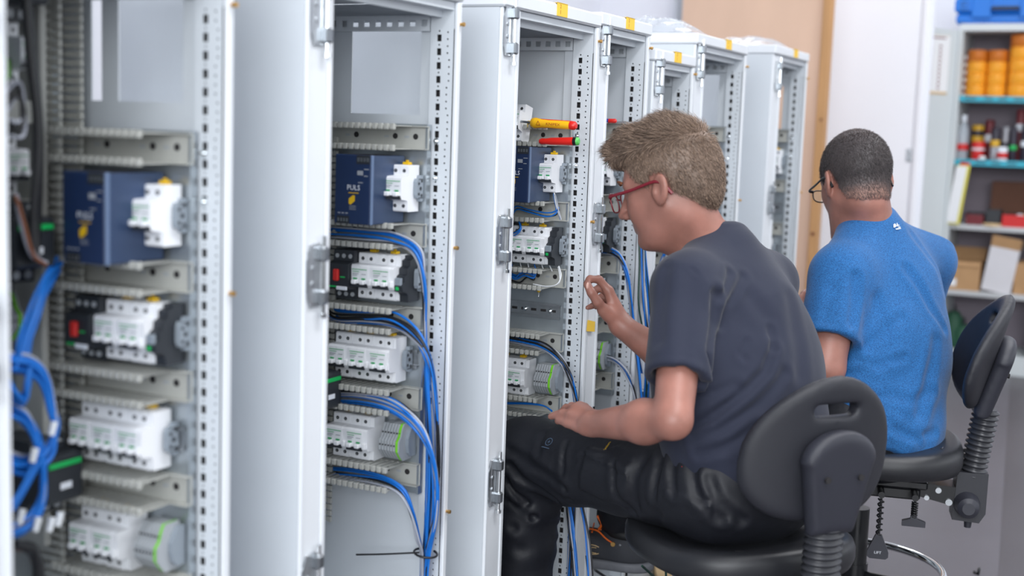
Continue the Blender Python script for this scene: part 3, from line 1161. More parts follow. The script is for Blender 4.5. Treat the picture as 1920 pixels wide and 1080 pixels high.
# third enclosure
bundle('blue loops tucked in the second duct of the tool enclosure', [('x', 958, 404, 2.65), ('x', 966, 390, 2.645), ('x', 990, 393, 2.64), ('x', 1020, 402, 2.64), ('x', 1040, 400, 2.64), ('x', 1046, 388, 2.645)],
       'bkb', .006, r=.0018, seed=9)
bundle('short blue and white tails under the top breaker of the tool enclosure', [('x', 1040, 362, 2.645), ('x', 1042, 380, 2.65), ('x', 1046, 398, 2.65), ('x', 1052, 412, 2.65)], 'bwg', .007, r=.0016, seed=10)
bundle('blue loop beside the breakers of the tool enclosure', [('x', 975, 416, 2.62), ('x', 976, 428, 2.61), ('x', 968, 437, 2.61), ('x', 955, 440, 2.62)], 'bbk', .004, r=.0018, seed=11)
for k in range(6):
    xa = 962 + 14 * k
    bundle('grey wire tail %s below the second breaker row' % ['first', 'second', 'third', 'fourth', 'fifth', 'sixth'][k],
           [('x', xa, 489, 2.65), ('x', xa - 1, 496, 2.655), ('x', xa + 2, 508, 2.655)], 'w' if k % 3 else 'b', .001, r=.0014, seed=40 + k, cat='wire', name='wire_tail')
bundle('blue and white wires heaped in the middle duct of the tool enclosure', [('x', 952, 516, 2.655), ('x', 970, 524, 2.65), ('x', 985, 515, 2.645), ('x', 1000, 522, 2.645), ('x', 1003, 512, 2.65)],
       'bbbkbb', .009, r=.0019, seed=12)
bundle('pale wire looping under the middle duct of the tool enclosure', [('x', 1000, 533, 2.62), ('x', 1025, 536, 2.61), ('x', 1046, 531, 2.61), ('x', 1051, 517, 2.62), ('x', 1047, 500, 2.64)], 'ww', .002, r=.0015, seed=13)
bundle('blue, black and grey cables sweeping out of the fourth duct beside the raised hand', [('x', 945, 632, 2.66), ('x', 985, 641, 2.64), ('x', 1020, 652, 2.63), ('x', 1048, 673, 2.625), ('x', 1068, 705, 2.63),
       ('x', 1079, 750, 2.64), ('x', 1081, 810, 2.66), ('x', 1076, 900, 2.665), ('x', 1072, 980, 2.665), ('x', 1066, 1100, 2.665)], 'bkggbkggbkgb', .010, r=.0020, seed=14)
bundle('blue and black cables hanging beside the black trouser leg', [('x', 1064, 940, 2.66), ('x', 1070, 990, 2.65), ('x', 1075, 1030, 2.64), ('x', 1082, 1110, 2.63)], 'bbkkbgb', .014, r=.0024, seed=15, fan=1.3)
bundle('grey and blue cables hanging in front of the work shoe', [('x', 1090, 940, 2.68), ('x', 1098, 985, 2.67), ('x', 1102, 1030, 2.66), ('x', 1108, 1110, 2.65)], 'gbkkggb', .012, r=.0024, seed=16, fan=1.4)
bundle('blue wire ends in the lowest duct of the tool enclosure', [('x', 945, 757, 2.66), ('x', 990, 758, 2.65), ('x', 1020, 762, 2.645), ('x', 1036, 772, 2.63)], 'bb', .003, r=.0018, seed=17)
# narrow enclosure and the hanging cables next to it
bundle('black, blue and grey cables curving out of the narrow enclosure', [('x', 1120, 466, 3.0), ('x', 1146, 470, 2.98), ('x', 1164, 485, 2.96), ('x', 1176, 515, 2.96), ('x', 1183, 560, 2.97), ('x', 1188, 620, 2.98),
       ('x', 1196, 690, 2.98), ('x', 1203, 760, 2.98)], 'kbgbgkbgb', .008, r=.0022, seed=18)
bundle('blue and grey cables curving out of the lowest duct of the narrow enclosure', [('x', 1108, 663, 3.0), ('x', 1135, 668, 2.98), ('x', 1160, 680, 2.97), ('x', 1178, 704, 2.97), ('x', 1190, 740, 2.98), ('x', 1196, 790, 2.98)], 'bbgkg', .007, r=.0022, seed=19)
bundle('blue cables leaving the middle duct of the narrow enclosure', [('x', 1150, 576, 3.0), ('x', 1166, 585, 2.98), ('x', 1180, 600, 2.975), ('x', 1192, 632, 2.98), ('x', 1205, 700, 2.99)], 'bgbk', .005, r=.0022, seed=20)
for k, (cc, xa, xb, xm) in enumerate((('n', 1199, 1213, 1198), ('b', 1202, 1210, 1205), ('k', 1204, 1224, 1206), ('b', 1206, 1216, 1214), ('n', 1207, 1226, 1219), ('g', 1205, 1219, 1210), ('b', 1209, 1232, 1222), ('k', 1208, 1236, 1216))):
    lb = ['leftmost dark green', 'thick blue', 'black', 'pale blue looping', 'dark green crossing', 'grey', 'rightmost blue', 'rightmost black'][k]
    bundle('%s cable hanging between head and narrow enclosure' % lb, [('y', xa, 440, -.012), ('y', xa + 1, 500, -.02), ('y', xm, 570, -.03), ('y', (xm + xb) / 2 + 3, 640, -.035), ('y', xb, 720, -.035), ('y', xb - 6, 800, -.03)],
           cc, .001, r=.0024, seed=60 + k, group='cables hanging by the narrow enclosure', cat='cable', name='hanging_cable')
bundle('blue cables seen past the jaw in the shortest enclosure', [('x', 1262, 462, 3.31), ('x', 1246, 478, 3.30), ('x', 1238, 500, 3.30), ('x', 1230, 540, 3.31)], 'bbg', .007, r=.0026, seed=21)
bundle('yellow earth wire under the lid of the tool enclosure', [('x', 968, 20, 2.60), ('x', 1000, 24, 2.58), ('x', 1024, 25, 2.60)], 'y', .001, r=.0022, seed=22, cat='wire', name='earth_wire')
bundle('yellow earth wire hanging under the lid of the narrow enclosure', [('x', 1130, 68, 2.98), ('x', 1145, 66, 2.96), ('x', 1149, 58, 2.96)], 'y', .001, r=.0024, seed=23, cat='wire', name='earth_wire')
# on the floor beneath the enclosures
for k, (cc, P) in enumerate((('b', [(1198, 1003), (1225, 1030), (1255, 1052)]), ('n', [(1203, 1033), (1230, 1046)]), ('n', [(1238, 1030), (1248, 1060), (1250, 1090)]), ('n', [(1204, 1061), (1228, 1082)]),
                             ('k', [(1115, 1068), (1140, 1082)]))):
    lb = ['blue cable curving over the floor past the shoe', 'short dark green cable end by the shoe', 'dark green cable hanging to the floor below the seat', 'dark green cable end ending under the seat', 'black cable end under the shoe sole'][k]
    bundle(lb, [('y', x, y, -.28) for x, y in P], cc, .001, r=.0026, seed=80 + k, group='cable ends near the floor', cat='cable', name='cable_end')
# leftmost enclosure: blue looms and black cables in front of the rear plate
bundle('fan of blue cables dropping inside the blurred enclosure', [('y', 108, 495, .19), ('y', 88, 530, .18), ('y', 66, 580, .17), ('y', 45, 640, .165), ('y', 36, 690, .165)], 'bbbbbbbbbbbbbb', .011, r=.003, seed=24, fan=2.2)
bundle('large blue cable loop in the leftmost enclosure', [('y', 10, 678, .15), ('y', 55, 684, .15), ('y', 84, 712, .15), ('y', 98, 765, .15), ('y', 104, 805, .15), ('y', 88, 850, .15), ('y', 50, 872, .15), ('y', 10, 865, .15)],
       'bbgbbbbbb', .010, r=.003, seed=25)
bundle('lower blue cable loop in the leftmost enclosure', [('y', 10, 765, .14), ('y', 45, 785, .14), ('y', 72, 830, .14), ('y', 82, 890, .14), ('y', 74, 950, .14), ('y', 45, 990, .14), ('y', 8, 1000, .14)], 'bbbgbbbbb', .010, r=.003, seed=26)
bundle('short blue cable loop in the leftmost enclosure, white ferrules', [('y', 12, 715, .13), ('y', 40, 750, .13), ('y', 52, 720, .13), ('y', 58, 690, .13)], 'bbbbb', .008, r=.003, seed=27)
bundle('blue cables crossing to the lower left of the leftmost enclosure', [('y', 80, 835, .135), ('y', 58, 880, .135), ('y', 34, 930, .135), ('y', 8, 960, .135)], 'bbgbbb', .009, r=.003, seed=28)
bundle('thick black cables running down inside the blurred enclosure', [('y', 48, -40, .17), ('y', 60, 100, .17), ('y', 70, 250, .17), ('y', 68, 400, .17), ('y', 64, 480, .17)], 'kkkk', .011, r=.0055, seed=29)
bundle('grey cables beside the black ones above the blue fan', [('y', 30, 360, .16), ('y', 48, 420, .16), ('y', 62, 470, .16), ('y', 84, 486, .165)], 'ggok', .008, r=.003, seed=30)
bundle('grey cables in an arc behind the pale narrow module', [('y', 8, 200, .15), ('y', 30, 170, .15), ('y', 45, 210, .15), ('y', 36, 245, .15), ('y', 10, 240, .15)], 'gkgk', .010, r=.0028, seed=31)
bundle('dark cables coiled under the blue loops', [('y', 14, 1020, .15), ('y', 50, 1025, .15), ('y', 75, 1060, .15), ('y', 70, 1110, .15)], 'kkkko', .016, r=.006, seed=32)
for k, (x, y) in enumerate(((98, 805), (62, 855), (68, 985), (38, 970), (94, 985), (110, 975))):
    p = on_y(x, y, .125)
    tag(MB().cyl(p - np.array([.002, 0, .008]), p + np.array([.004, 0, .010]), .0042, .005, n=10).build('wire_ferrule', 'wire_white'),
        'white ferrule %s the blue cable loops' % ['topmost among', 'second from top among', 'lowest left below', 'at the left bend of', 'left one under the contactor beside', 'right one under the contactor beside'][k], 'ferrule', 'white ferrules by the blue loops')


# ------------------------------------------------------------------ tools and film
def handle(mb, a, b, prof, mi, n=16, seam=0.0):
    a, b = np.array(a), np.array(b)
    pts = [a + (b - a) * t for t, r in prof]
    mb.tube(pts, 1, n=n, mi=mi, radii=[r for t, r in prof])


fx3 = CABS['c3'][1]
a, b = on_x(996, 230, fx3 - .114), on_x(1081, 236, fx3 - .114)
sd = empty('screwdriver', tuple(a), 0, 'yellow and red screwdriver lying on the top duct', 'screwdriver')
ax = (b - a)
m = MB()
handle(m, (0, 0, 0), ax, [(0, .006), (.02, .0105), (.10, .0122), (.22, .0098), (.40, .0090), (.70, .0095), (.86, .0092)], 0)
m.build('handle', 'tool_yellow', sd)
m = MB()
handle(m, ax * .86, ax, [(0, .0092), (.3, .0100), (.75, .0095), (1, .006)], 0)
up = np.array([0, 0, 1.0])
rib = [ax * t + np.array([.0, -.002, .0062]) for t in np.linspace(.10, .88, 10)]
m.tube(rib, .0040, n=8)
m.build('red_grip', 'tool_red', sd)
sh = on_x(935, 223, fx3 - .112) - a
MB().tube([(0, 0, 0), sh * .5, sh], .0028, n=8).build('shaft', 'steel', sd)
axn = ax / np.linalg.norm(ax)
lm = MB()
letter(lm, 'KNIPEX', .0082, ax * .52 + np.array([-.0095, 0, -.0005]), axn, np.cross(axn, (1, 0, 0)) * -1 if np.cross(axn, (1, 0, 0))[2] < 0 else np.cross(axn, (1, 0, 0)), sx=1.25)
_o = ax * .20 + np.array([-.0112, 0, 0])
for p0, p1 in (((0, .005), (-.005, -.004)), ((-.005, -.004), (.005, -.004)), ((.005, -.004), (0, .005))):
    q = [_o + axn * p[0] + np.array([0, 0, p[1]]) for p in (p0, p1)]
    lm.tube(q, .0005, n=4)
lm.build('lettering', 'ink_red', sd)

a, b = on_x(1012, 265, fx3 - .110), on_x(1086, 265, fx3 - .110)
sd = empty('screwdriver', tuple(a), 0, 'red screwdriver with dark and green end lying in the top duct', 'screwdriver')
ax = b - a
m = MB()
handle(m, (0, 0, 0), ax, [(0, .005), (.06, .0072), (.16, .0066), (.30, .0082), (.60, .0088), (.86, .0094)], 0)
m.build('handle', 'tool_red', sd)
m = MB()
handle(m, ax * .86, ax * .94, [(0, .0094), (1, .0094)], 0)
m.build('dark_ring', 'metal_black', sd)
m = MB()
handle(m, ax * .94, ax, [(0, .0094), (.7, .0085), (1, .005)], 0)
m.build('green_cap', 'tool_green', sd)
fx4 = CABS['c4'][1]
a, b = on_x(1124, 226, fx4 - .07), on_x(1156, 227, fx4 - .07)
sd = empty('screwdriver', tuple(a), 0, 'blue and red tool handle on the duct of the narrow enclosure', 'screwdriver')
ax = b - a
m = MB()
handle(m, (0, 0, 0), ax * .55, [(0, .006), (.6, .0062), (1, .005)], 0)
m.build('handle', 'tool_blue', sd)
m = MB()
handle(m, ax * .55, ax, [(0, .0055), (.85, .0055), (1, .003)], 0)
m.build('red_cap', 'tool_red', sd)
p = on_x(1010, 545, fx3 - .075)
pd = empty('ferrule_pendant', tuple(p), 0, 'yellow cable tag dangling under the middle duct', 'tag')
MB().ball((0, 0, 0), .0042, 8).build('ball', 'clip_yellow', pd)
MB().tube([(0, 0, -.004), (.001, 0, -.009), (.0, 0, -.014)], .0014, n=6).build('pin', 'zinc', pd)
# yellow tape flag on the hinge upright of the narrow enclosure
q = [on_y(1102, 600, -.0105), on_y(1116, 603, -.0105), on_y(1115, 622, -.0105), on_y(1100, 621, -.0105)]
q2 = [p + np.array([0, .0004, 0]) for p in q]
tag(MB().add(q + q2, [(0, 1, 2, 3), (7, 6, 5, 4), (0, 1, 5, 4), (1, 2, 6, 5), (2, 3, 7, 6), (3, 0, 4, 7)]).build('tape_flag', 'sticker_yellow'),
    'yellow tape piece on the hinge upright below the raised hand', 'tape')


def film(label, c, sx, sy, sz, seed):
    rs = np.random.RandomState(seed)
    n = 30
    vs, fs = [], []
    ph = rs.uniform(0, 6.28, (6, 2))
    fr = rs.uniform(4, 13, (6, 2))
    for i in range(n + 1):
        for j in range(n + 1):
            u, v = 2 * i / n - 1, 2 * j / n - 1
            env = max(0, 1 - (abs(u) ** 2.4)) * max(0, 1 - (abs(v) ** 2.4))
            w = sum(abs(math.sin(fr[k, 0] * u + fr[k, 1] * v + ph[k, 0])) for k in range(6)) / 6
            vs.append((c[0] + u * sx, c[1] + v * sy, c[2] + .003 + sz * env * (.25 + .95 * w)))
    for i in range(n):
        for j in range(n):
            k = i * (n + 1) + j
            fs.append((k, k + 1, k + n + 2, k + n + 1))
    o = MB().add(vs, fs, 0, True).build('plastic_film', 'bag_clear')
    tag(o, label, 'plastic bag', 'clear films on the enclosure lids')


film('crumpled clear film on the lid, above the shortest enclosure', (3.50, .15, 1.503), .10, .14, .050, 1)
film('crumpled clear film at the rear of the second lid from the plywood', (3.75, .20, 1.503), .10, .09, .055, 2)
film('flat clear film bag on the lid next to the plywood', (4.42, .14, 1.530), .18, .13, .040, 3)


# ------------------------------------------------------------------ implicit surfaces
def rcone(P, a, b, r1, r2):
    a = np.asarray(a, np.float32)
    b = np.asarray(b, np.float32)
    ba = b - a
    pa = P - a
    t = np.clip(pa @ ba / (ba @ ba), 0, 1)
    return np.sqrt(((pa - t[:, None] * ba) ** 2).sum(1)) - (r1 + (r2 - r1) * t)


def ellip(P, c, A, rad):
    q = (P - np.asarray(c, np.float32)) @ np.asarray(A, np.float32).T
    rad = np.asarray(rad, np.float32)
    k0 = np.sqrt(((q / rad) ** 2).sum(1)) + 1e-9
    k1 = np.sqrt(((q / rad ** 2) ** 2).sum(1)) + 1e-9
    return k0 * (k0 - 1) / k1


def smin(a, b, k):
    h = np.clip(.5 + .5 * (b - a) / k, 0, 1)
    return b + (a - b) * h - k * h * (1 - h)


def smax(a, b, k):
    return -smin(-a, -b, k)


def polydist(P, pts):
    d = None
    for a, b in zip(pts[:-1], pts[1:]):
        e = rcone(P, a, b, 0, 0)
        d = e if d is None else np.minimum(d, e)
    return d


def fold(P, pts, amp, w):
    d = polydist(P, pts)
    return amp * np.exp(-(d / w) ** 2)


def surface(fn, lo, hi, h):
    lo, hi = np.array(lo, np.float32), np.array(hi, np.float32)
    B = 8
    nb = np.ceil((hi - lo) / (h * B)).astype(int)
    n = nb * B
    g = [lo[i] + (np.arange(nb[i]) * B + (B - 1) / 2) * h for i in range(3)]
    cc = np.stack(np.meshgrid(*g, indexing='ij'), -1).reshape(-1, 3).astype(np.float32)
    dc = fn(cc)
    D = np.where(dc < 0, np.float32(-1), np.float32(1)).reshape(nb)
    D = np.repeat(np.repeat(np.repeat(D, B, 0), B, 1), B, 2)
    act = np.where(np.abs(dc) < h * B * .9 * 1.3)[0]
    loc = np.stack(np.meshgrid(*[np.arange(B)] * 3, indexing='ij'), -1).reshape(-1, 3)
    bi = np.stack(np.unravel_index(act, nb), -1) * B
    for s in range(0, len(bi), 1500):
        idx = (bi[s:s + 1500, None, :] + loc[None]).reshape(-1, 3)
        D[idx[:, 0], idx[:, 1], idx[:, 2]] = fn((lo + idx * h).astype(np.float32))
    S = D < 0
    c = [S[i:n[0] - 1 + i, j:n[1] - 1 + j, k:n[2] - 1 + k] for i in (0, 1) for j in (0, 1) for k in (0, 1)]
    cnt = sum(x.astype(np.int8) for x in c)
    cells = np.stack(np.where((cnt > 0) & (cnt < 8)), -1)
    idn = -np.ones(cnt.shape, np.int32)
    idn[cells[:, 0], cells[:, 1], cells[:, 2]] = np.arange(len(cells))
    acc = np.zeros((len(cells), 3), np.float32)
    num = np.zeros(len(cells), np.float32)
    cor = [(i, j, k) for i in (0, 1) for j in (0, 1) for k in (0, 1)]
    val = {q: D[cells[:, 0] + q[0], cells[:, 1] + q[1], cells[:, 2] + q[2]] for q in cor}
    for q in cor:
        for ax in range(3):
            if q[ax] == 0:
                p = list(q)
                p[ax] = 1
                p = tuple(p)
                va, vb = val[q], val[p]
                m = (va < 0) != (vb < 0)
                t = np.where(m, va / (va - vb + 1e-12), 0)
                o = np.array(q, np.float32)[None] + np.zeros((len(cells), 3), np.float32)
                o[:, ax] += t
                acc += o * m[:, None]
                num += m
    V = lo + (cells + acc / num[:, None]) * h
    Q = []
    for ax in range(3):
        sh = [slice(None)] * 3
        s0, s1 = list(sh), list(sh)
        s0[ax] = slice(0, n[ax] - 1)
        s1[ax] = slice(1, n[ax])
        A, Bv = S[tuple(s0)], S[tuple(s1)]
        e = np.stack(np.where(A != Bv), -1)
        u, v = (ax + 1) % 3, (ax + 2) % 3
        e = e[(e[:, u] > 0) & (e[:, v] > 0) & (e[:, u] < n[u] - 1) & (e[:, v] < n[v] - 1)]
        fl = A[e[:, 0], e[:, 1], e[:, 2]]
        qs = []
        for du, dv in ((1, 1), (0, 1), (0, 0), (1, 0)):
            f = e.copy()
            f[:, u] -= du
            f[:, v] -= dv
            qs.append(idn[f[:, 0], f[:, 1], f[:, 2]])
        q = np.stack(qs, -1)
        q[~fl] = q[~fl][:, ::-1]
        Q.append(q)
    Q = np.concatenate(Q)
    Q = Q[(Q >= 0).all(1)]
    use = np.zeros(len(V), bool)
    use[Q.ravel()] = True
    ren = np.cumsum(use) - 1
    return V[use], ren[Q]


def relax(V, Q, it=2, f=.5):
    for _ in range(it):
        S = np.zeros_like(V)
        N = np.zeros(len(V), np.float32)
        for i in range(4):
            a, b = Q[:, i], Q[:, (i + 1) % 4]
            for k in range(3):
                S[:, k] += np.bincount(a, V[b, k], len(V)) + np.bincount(b, V[a, k], len(V))
            N += np.bincount(a, minlength=len(V)) + np.bincount(b, minlength=len(V))
        V = V * (1 - f) + f * S / np.maximum(N, 1)[:, None]
    return V


def np_mesh(name, V, Q, m, mi=None):
    me = bpy.data.meshes.new(name)
    k = Q.shape[1]
    me.vertices.add(len(V))
    me.vertices.foreach_set('co', np.ascontiguousarray(V, np.float32).ravel())
    me.loops.add(Q.size)
    me.loops.foreach_set('vertex_index', np.ascontiguousarray(Q, np.int32).ravel())
    me.polygons.add(len(Q))
    me.polygons.foreach_set('loop_start', np.arange(0, Q.size, k, dtype=np.int32))
    me.polygons.foreach_set('use_smooth', np.ones(len(Q), bool))
    for q in (m if isinstance(m, (list, tuple)) else [m]):
        me.materials.append(MATS[q])
    if mi is not None:
        me.polygons.foreach_set('material_index', mi.astype(np.int32))
    me.update(calc_edges=True)
    me.validate()
    return me


def sdf_obj(name, fn, lo, hi, h, m, parent, it=2):
    V, Q = surface(fn, lo, hi, h)
    V = relax(V, Q, it)
    base = np.array(parent.matrix_basis.translation, np.float32) if parent is not None else 0
    return link(name, np_mesh(name, V - base, Q, m), parent), V, Q


# ------------------------------------------------------------------ work chairs
def slab_outline(n, a, b, e):
    return [(a * math.copysign(abs(math.cos(t)) ** (2 / e), math.cos(t)), b * math.copysign(abs(math.sin(t)) ** (2 / e), math.sin(t)))
            for t in np.linspace(0, 2 * math.pi, n, endpoint=False)]


CH = {}


def chair_kit():
    if CH:
        return CH
    SH = .500
    # seat cushion: rounded rim, dished top
    rings = [(.90, -.058), (.97, -.052), (1.0, -.036), (1.0, -.020), (.975, -.006), (.92, .000), (.80, -.002), (.6, -.007), (.35, -.011), (.12, -.012)]
    n = 56
    o = slab_outline(n, .205, .215, 2.7)
    vs, fs = [], []
    for s, z in rings:
        for (x, y) in o:
            vs.append((x * s - .02, y * s, SH + z + (.010 * (x / .2) ** 2 if z > -.03 else 0)))
    for k in range(len(rings) - 1):
        for i in range(n):
            fs.append((k * n + i, k * n + (i + 1) % n, (k + 1) * n + (i + 1) % n, (k + 1) * n + i))
    fs.append(tuple(range(n - 1, -1, -1)))
    m = (len(rings) - 1) * n
    fs.append(tuple(range(m, m + n)))
    CH['seat'] = MB().add(vs, fs, 0, True).mesh('seat', 'seat_black')
    g = MB()
    for s in (-1, 1):
        for k in range(3):
            g.tube(smooth_path([(-.125 - .020 * k, s * (.030 + .004 * k), SH - .004 + .003 * k), (-.135 - .020 * k, s * .065, SH - .003 + .003 * k), (-.128 - .020 * k, s * .105, SH - .002 + .003 * k)], 4), .0042, n=6)
    CH['groove'] = g.mesh('seat_ridges', 'metal_black')
    m = MB().box(-.15, .11, -.055, .055, .392, .412, b=.004)
    m.box(-.135, .06, -.048, .048, .365, .392, b=.004)
    m.prism([(-.12, .375), (-.27, .345), (-.27, .400), (-.12, .405)], 'y', -.036, .036)
    CH['mech'] = m.mesh('mechanism', 'metal_black')
    m = MB()
    m.cyl((-.175, -.042, .392), (-.175, .042, .392), .007, n=10)
    m.cyl((-.200, -.042, .366), (-.200, .042, .366), .008, n=10)
    m.cyl((-.150, -.042, .372), (-.150, .042, .372), .006, n=10)
    CH['bolt'] = m.mesh('bolts', 'zinc')
    m = MB()
    m.prism([(-.245, .325), (-.305, .322), (-.318, .345), (-.318, .440), (-.250, .440)], 'y', -.038, .038)
    CH['bracket'] = m.mesh('back_bracket', 'plastic_black')
    m = MB().cyl((-.275, .038, .365), (-.275, .075, .365), .030, .024, n=20)
    m.cyl((-.275, .075, .365), (-.275, .082, .365), .024, .014, n=20)
    m.cyl((-.275, -.038, .365), (-.275, -.062, .365), .026, .020, n=20)
    m.cyl((-.285, 0, .322), (-.285, 0, .300), .010, .008, n=10)
    CH['knob'] = m.mesh('clamp_knob', 'plastic_dark')
    # spring levers under the seat
    for key, x0, y0, hgt, kind in (('lever_a', -.045, .10, .085, 0), ('lever_b', -.120, .10, .035, 1)):
        m = MB()
        pts = [(x0 + .006 * math.cos(t), y0 + .006 * math.sin(t), .375 - hgt * t / 40) for t in np.linspace(0, 40, 130)]
        m.tube(pts, .0022, n=5)
        m.cyl((x0, y0, .385), (x0, y0, .375 - hgt), .003, n=8)
        m.cyl((x0, y0 - .06, .385), (x0, y0 + .004, .385), .008, n=8)
        CH[key] = m.mesh('lever_spring', 'metal_black')
        m = MB()
        zb = .375 - hgt
        if kind == 0:
            m.prism([(x0 - .007, zb), (x0 + .007, zb), (x0 + .024, zb - .040), (x0 + .024, zb - .052), (x0 + .018, zb - .057), (x0 - .018, zb - .057), (x0 - .024, zb - .052), (x0 - .024, zb - .040)], 'y', y0 - .006, y0 + .006)
        else:
            m.prism([(x0 - .006, zb + .004), (x0 + .006, zb + .004), (x0 + .008, zb - .004), (x0 + .026, zb - .010), (x0 + .026, zb - .022), (x0 - .026, zb - .022), (x0 - .026, zb - .010), (x0 - .008, zb - .004)], 'y', y0 - .006, y0 + .006)
        if kind == 0:
            letter(m, 'LIFT', .009, (x0, y0 + .0064, zb - .042), (-1, 0, 0), (0, 0, 1), 1)
        CH[key + '_pad'] = m.mesh('lever_pad', ['plastic_dark', 'print_white'])
    # gas column, foot ring, star base
    CH['sleeve'] = MB().cyl((0, 0, .06), (0, 0, .350), .0275, .0265, n=24).mesh('column_sleeve', 'metal_black')
    CH['piston'] = MB().cyl((0, 0, .34), (0, 0, .400), .0145, n=16).mesh('gas_piston', 'chrome')
    m = MB().tube([(.205 * math.cos(t), .205 * math.sin(t), .205) for t in np.linspace(0, 2 * math.pi, 56, endpoint=False)], .0095, n=10, closed=True)
    CH['ring'] = m.mesh('foot_ring', 'chrome')
    m = MB()
    for k in range(3):
        a = 2 * math.pi * k / 3 + .5
        m.tube([(.022 * math.cos(a), .022 * math.sin(a), .19), (.198 * math.cos(a), .198 * math.sin(a), .205)], .008, n=8)
    m.cyl((0, 0, .175), (0, 0, .215), .031, n=18)
    CH['spoke'] = m.mesh('ring_spokes', 'metal_black')
    m = MB()
    for k in range(5):
        a = 2 * math.pi * k / 5
        c, s = math.cos(a), math.sin(a)
        m.tube([(0, 0, .085), (.12 * c, .12 * s, .075), (.27 * c, .27 * s, .045)], .02, n=8, radii=[.028, .022, .016])
        m.cyl((.27 * c, .27 * s, .045), (.27 * c, .27 * s, .0), .018, .024, n=12)
    CH['base'] = m.mesh('star_base', 'metal_black')
    # bellows
    prof = []
    z = 0
    pts = []
    N = 13
    for i in range(N * 4 + 1):
        t = i / (N * 4)
        r = .034 + (.0045 if i % 4 in (1, 2) else -.0035)
        pts.append(((-.286 - .008 * t, 0, .425 + .165 * t), r))
    m = MB().tube([p for p, r in pts], 1, n=24, radii=[r for p, r in pts], flat=.8)
    CH['bellows'] = m.mesh('bellows', 'bellows')

    zc, R = .715, .29

    def back(P):
        v = P[:, 2] - zc
        x = P[:, 0] + .285 + v * .10
        y = P[:, 1]
        r = np.hypot(x - R, y)
        s = R * np.arctan2(y, R - x)
        rad = r - R
        v0 = v
        v = v + (np.sqrt(s * s + .0025) - .05) * np.clip(.20 + v / .30 * .35, .10, .34) - .004
        b = np.where(v > 0, .146, .130)
        d2 = ((np.abs(s / .170) ** 2.35 + np.abs(v / b) ** 2.35) ** (1 / 2.35) - 1) * .135
        d = smax(d2, np.abs(rad - .004) - .015, .022)
        sl = np.hypot(np.maximum(np.abs(s) - .034, 0), v0 - .086) - .0115
        return smax(d, -sl, .007)

    V, Q = surface(back, (-.36, -.25, .55), (-.02, .25, .89), .0055)
    CH['back'] = np_mesh('backrest', relax(V, Q, 2), Q, 'plastic_black')

    def cover(P):
        v = P[:, 2] - zc
        x = P[:, 0] + .285 + v * .10
        y = P[:, 1]
        w = .074 - .026 * np.clip((-.005 - v) / .13, 0, 1)
        up_ = np.hypot(y / .078, np.maximum(v + .005, 0) / .060)
        d2 = np.where(v > -.005, (up_ - 1) * .062, np.abs(y) - w)
        d2 = np.maximum(d2, -.142 - v)
        dep = np.abs(x + .034) - .021
        return smax(d2, dep, .022)
    V, Q = surface(cover, (-.39, -.11, .55), (-.24, .11, .82), .005)
    CH['cover'] = np_mesh('rear_cover', relax(V, Q, 2), Q, 'plastic_dark')
    m = MB()
    for s in (-1, 1):
        m.cyl((-.330, s * .036, .684), (-.3425, s * .036, .684), .0050, .0058, n=12)
    CH['holes'] = m.mesh('screw_recess', 'hole_dark')
    return CH


def work_chair(label, loc, face, dz=0.0, lean=0.0, reach=0.0):
    c = chair_kit()
    r = empty('work_chair', loc, face, label, 'chair', 'black work chairs')
    s = link('seat', c['seat'], r)
    link('seat_ridges', c['groove'], s)
    mch = link('mechanism', c['mech'], r)
    link('bolts', c['bolt'], mch)
    bk = link('back_bracket', c['bracket'], r)
    link('clamp_knob', c['knob'], bk)
    for k in ('lever_a', 'lever_b'):
        l = link('lever_spring', c[k], r)
        link('lever_pad', c[k + '_pad'], l)
    link('column_sleeve', c['sleeve'], r)
    link('gas_piston', c['piston'], r)
    fr = link('foot_ring', c['ring'], r)
    link('ring_spokes', c['spoke'], fr)
    link('star_base', c['base'], r)
    link('bellows', c['bellows'], r)
    b = link('backrest', c['back'], r)
    rc_ = link('rear_cover', c['cover'], r)
    link('screw_recess', c['holes'], rc_)
    for o in r.children:                       # seat height of this chair
        if o.name.split('.')[0] not in ('foot_ring', 'star_base', 'column_sleeve'):
            o.location.z += dz
        kind_ = o.name.split('.')[0]
        if kind_ in ('bellows', 'backrest', 'rear_cover', 'back_bracket'):
            o.location.x += reach
        if lean and kind_ in ('bellows', 'backrest', 'rear_cover'):
            pv = Vector((-.285 + reach, 0, (.43 if kind_ == 'bellows' else .66) + dz))
            an = -lean * (.45 if kind_ == 'bellows' else 1.0)
            o.matrix_basis = Matrix.Translation(pv) @ Matrix.Rotation(an, 4, 'Y') @ Matrix.Translation(-pv) @ o.matrix_basis
    return r


CH1_FACE = math.radians(50)
_b1 = at(1550, 852, 2.32)
CH1 = (_b1[0] + .285 * math.cos(CH1_FACE), _b1[1] + .285 * math.sin(CH1_FACE), _b1[2] - .715)
work_chair('black work chair under the man in the black shirt, oval backrest towards us', (CH1[0], CH1[1], 0), CH1_FACE, CH1[2])
CH2_FACE = math.radians(103)
_b2 = at(1836, 690, 2.98)
CH2 = (_b2[0] + .248 * math.cos(CH2_FACE), _b2[1] + .248 * math.sin(CH2_FACE), 0)
work_chair('black work chair under the man in blue, backrest seen edge-on', CH2, CH2_FACE, .028, math.radians(10), .035)


# ------------------------------------------------------------------ people
def unit(v):
    v = np.asarray(v, float)
    return v / np.linalg.norm(v)


def frame(fwd, up):
    u = unit(up)
    f = unit(np.asarray(fwd) - u * (np.asarray(fwd) @ u))
    return np.array([f, np.cross(u, f), u])          # rows: forward, left, up


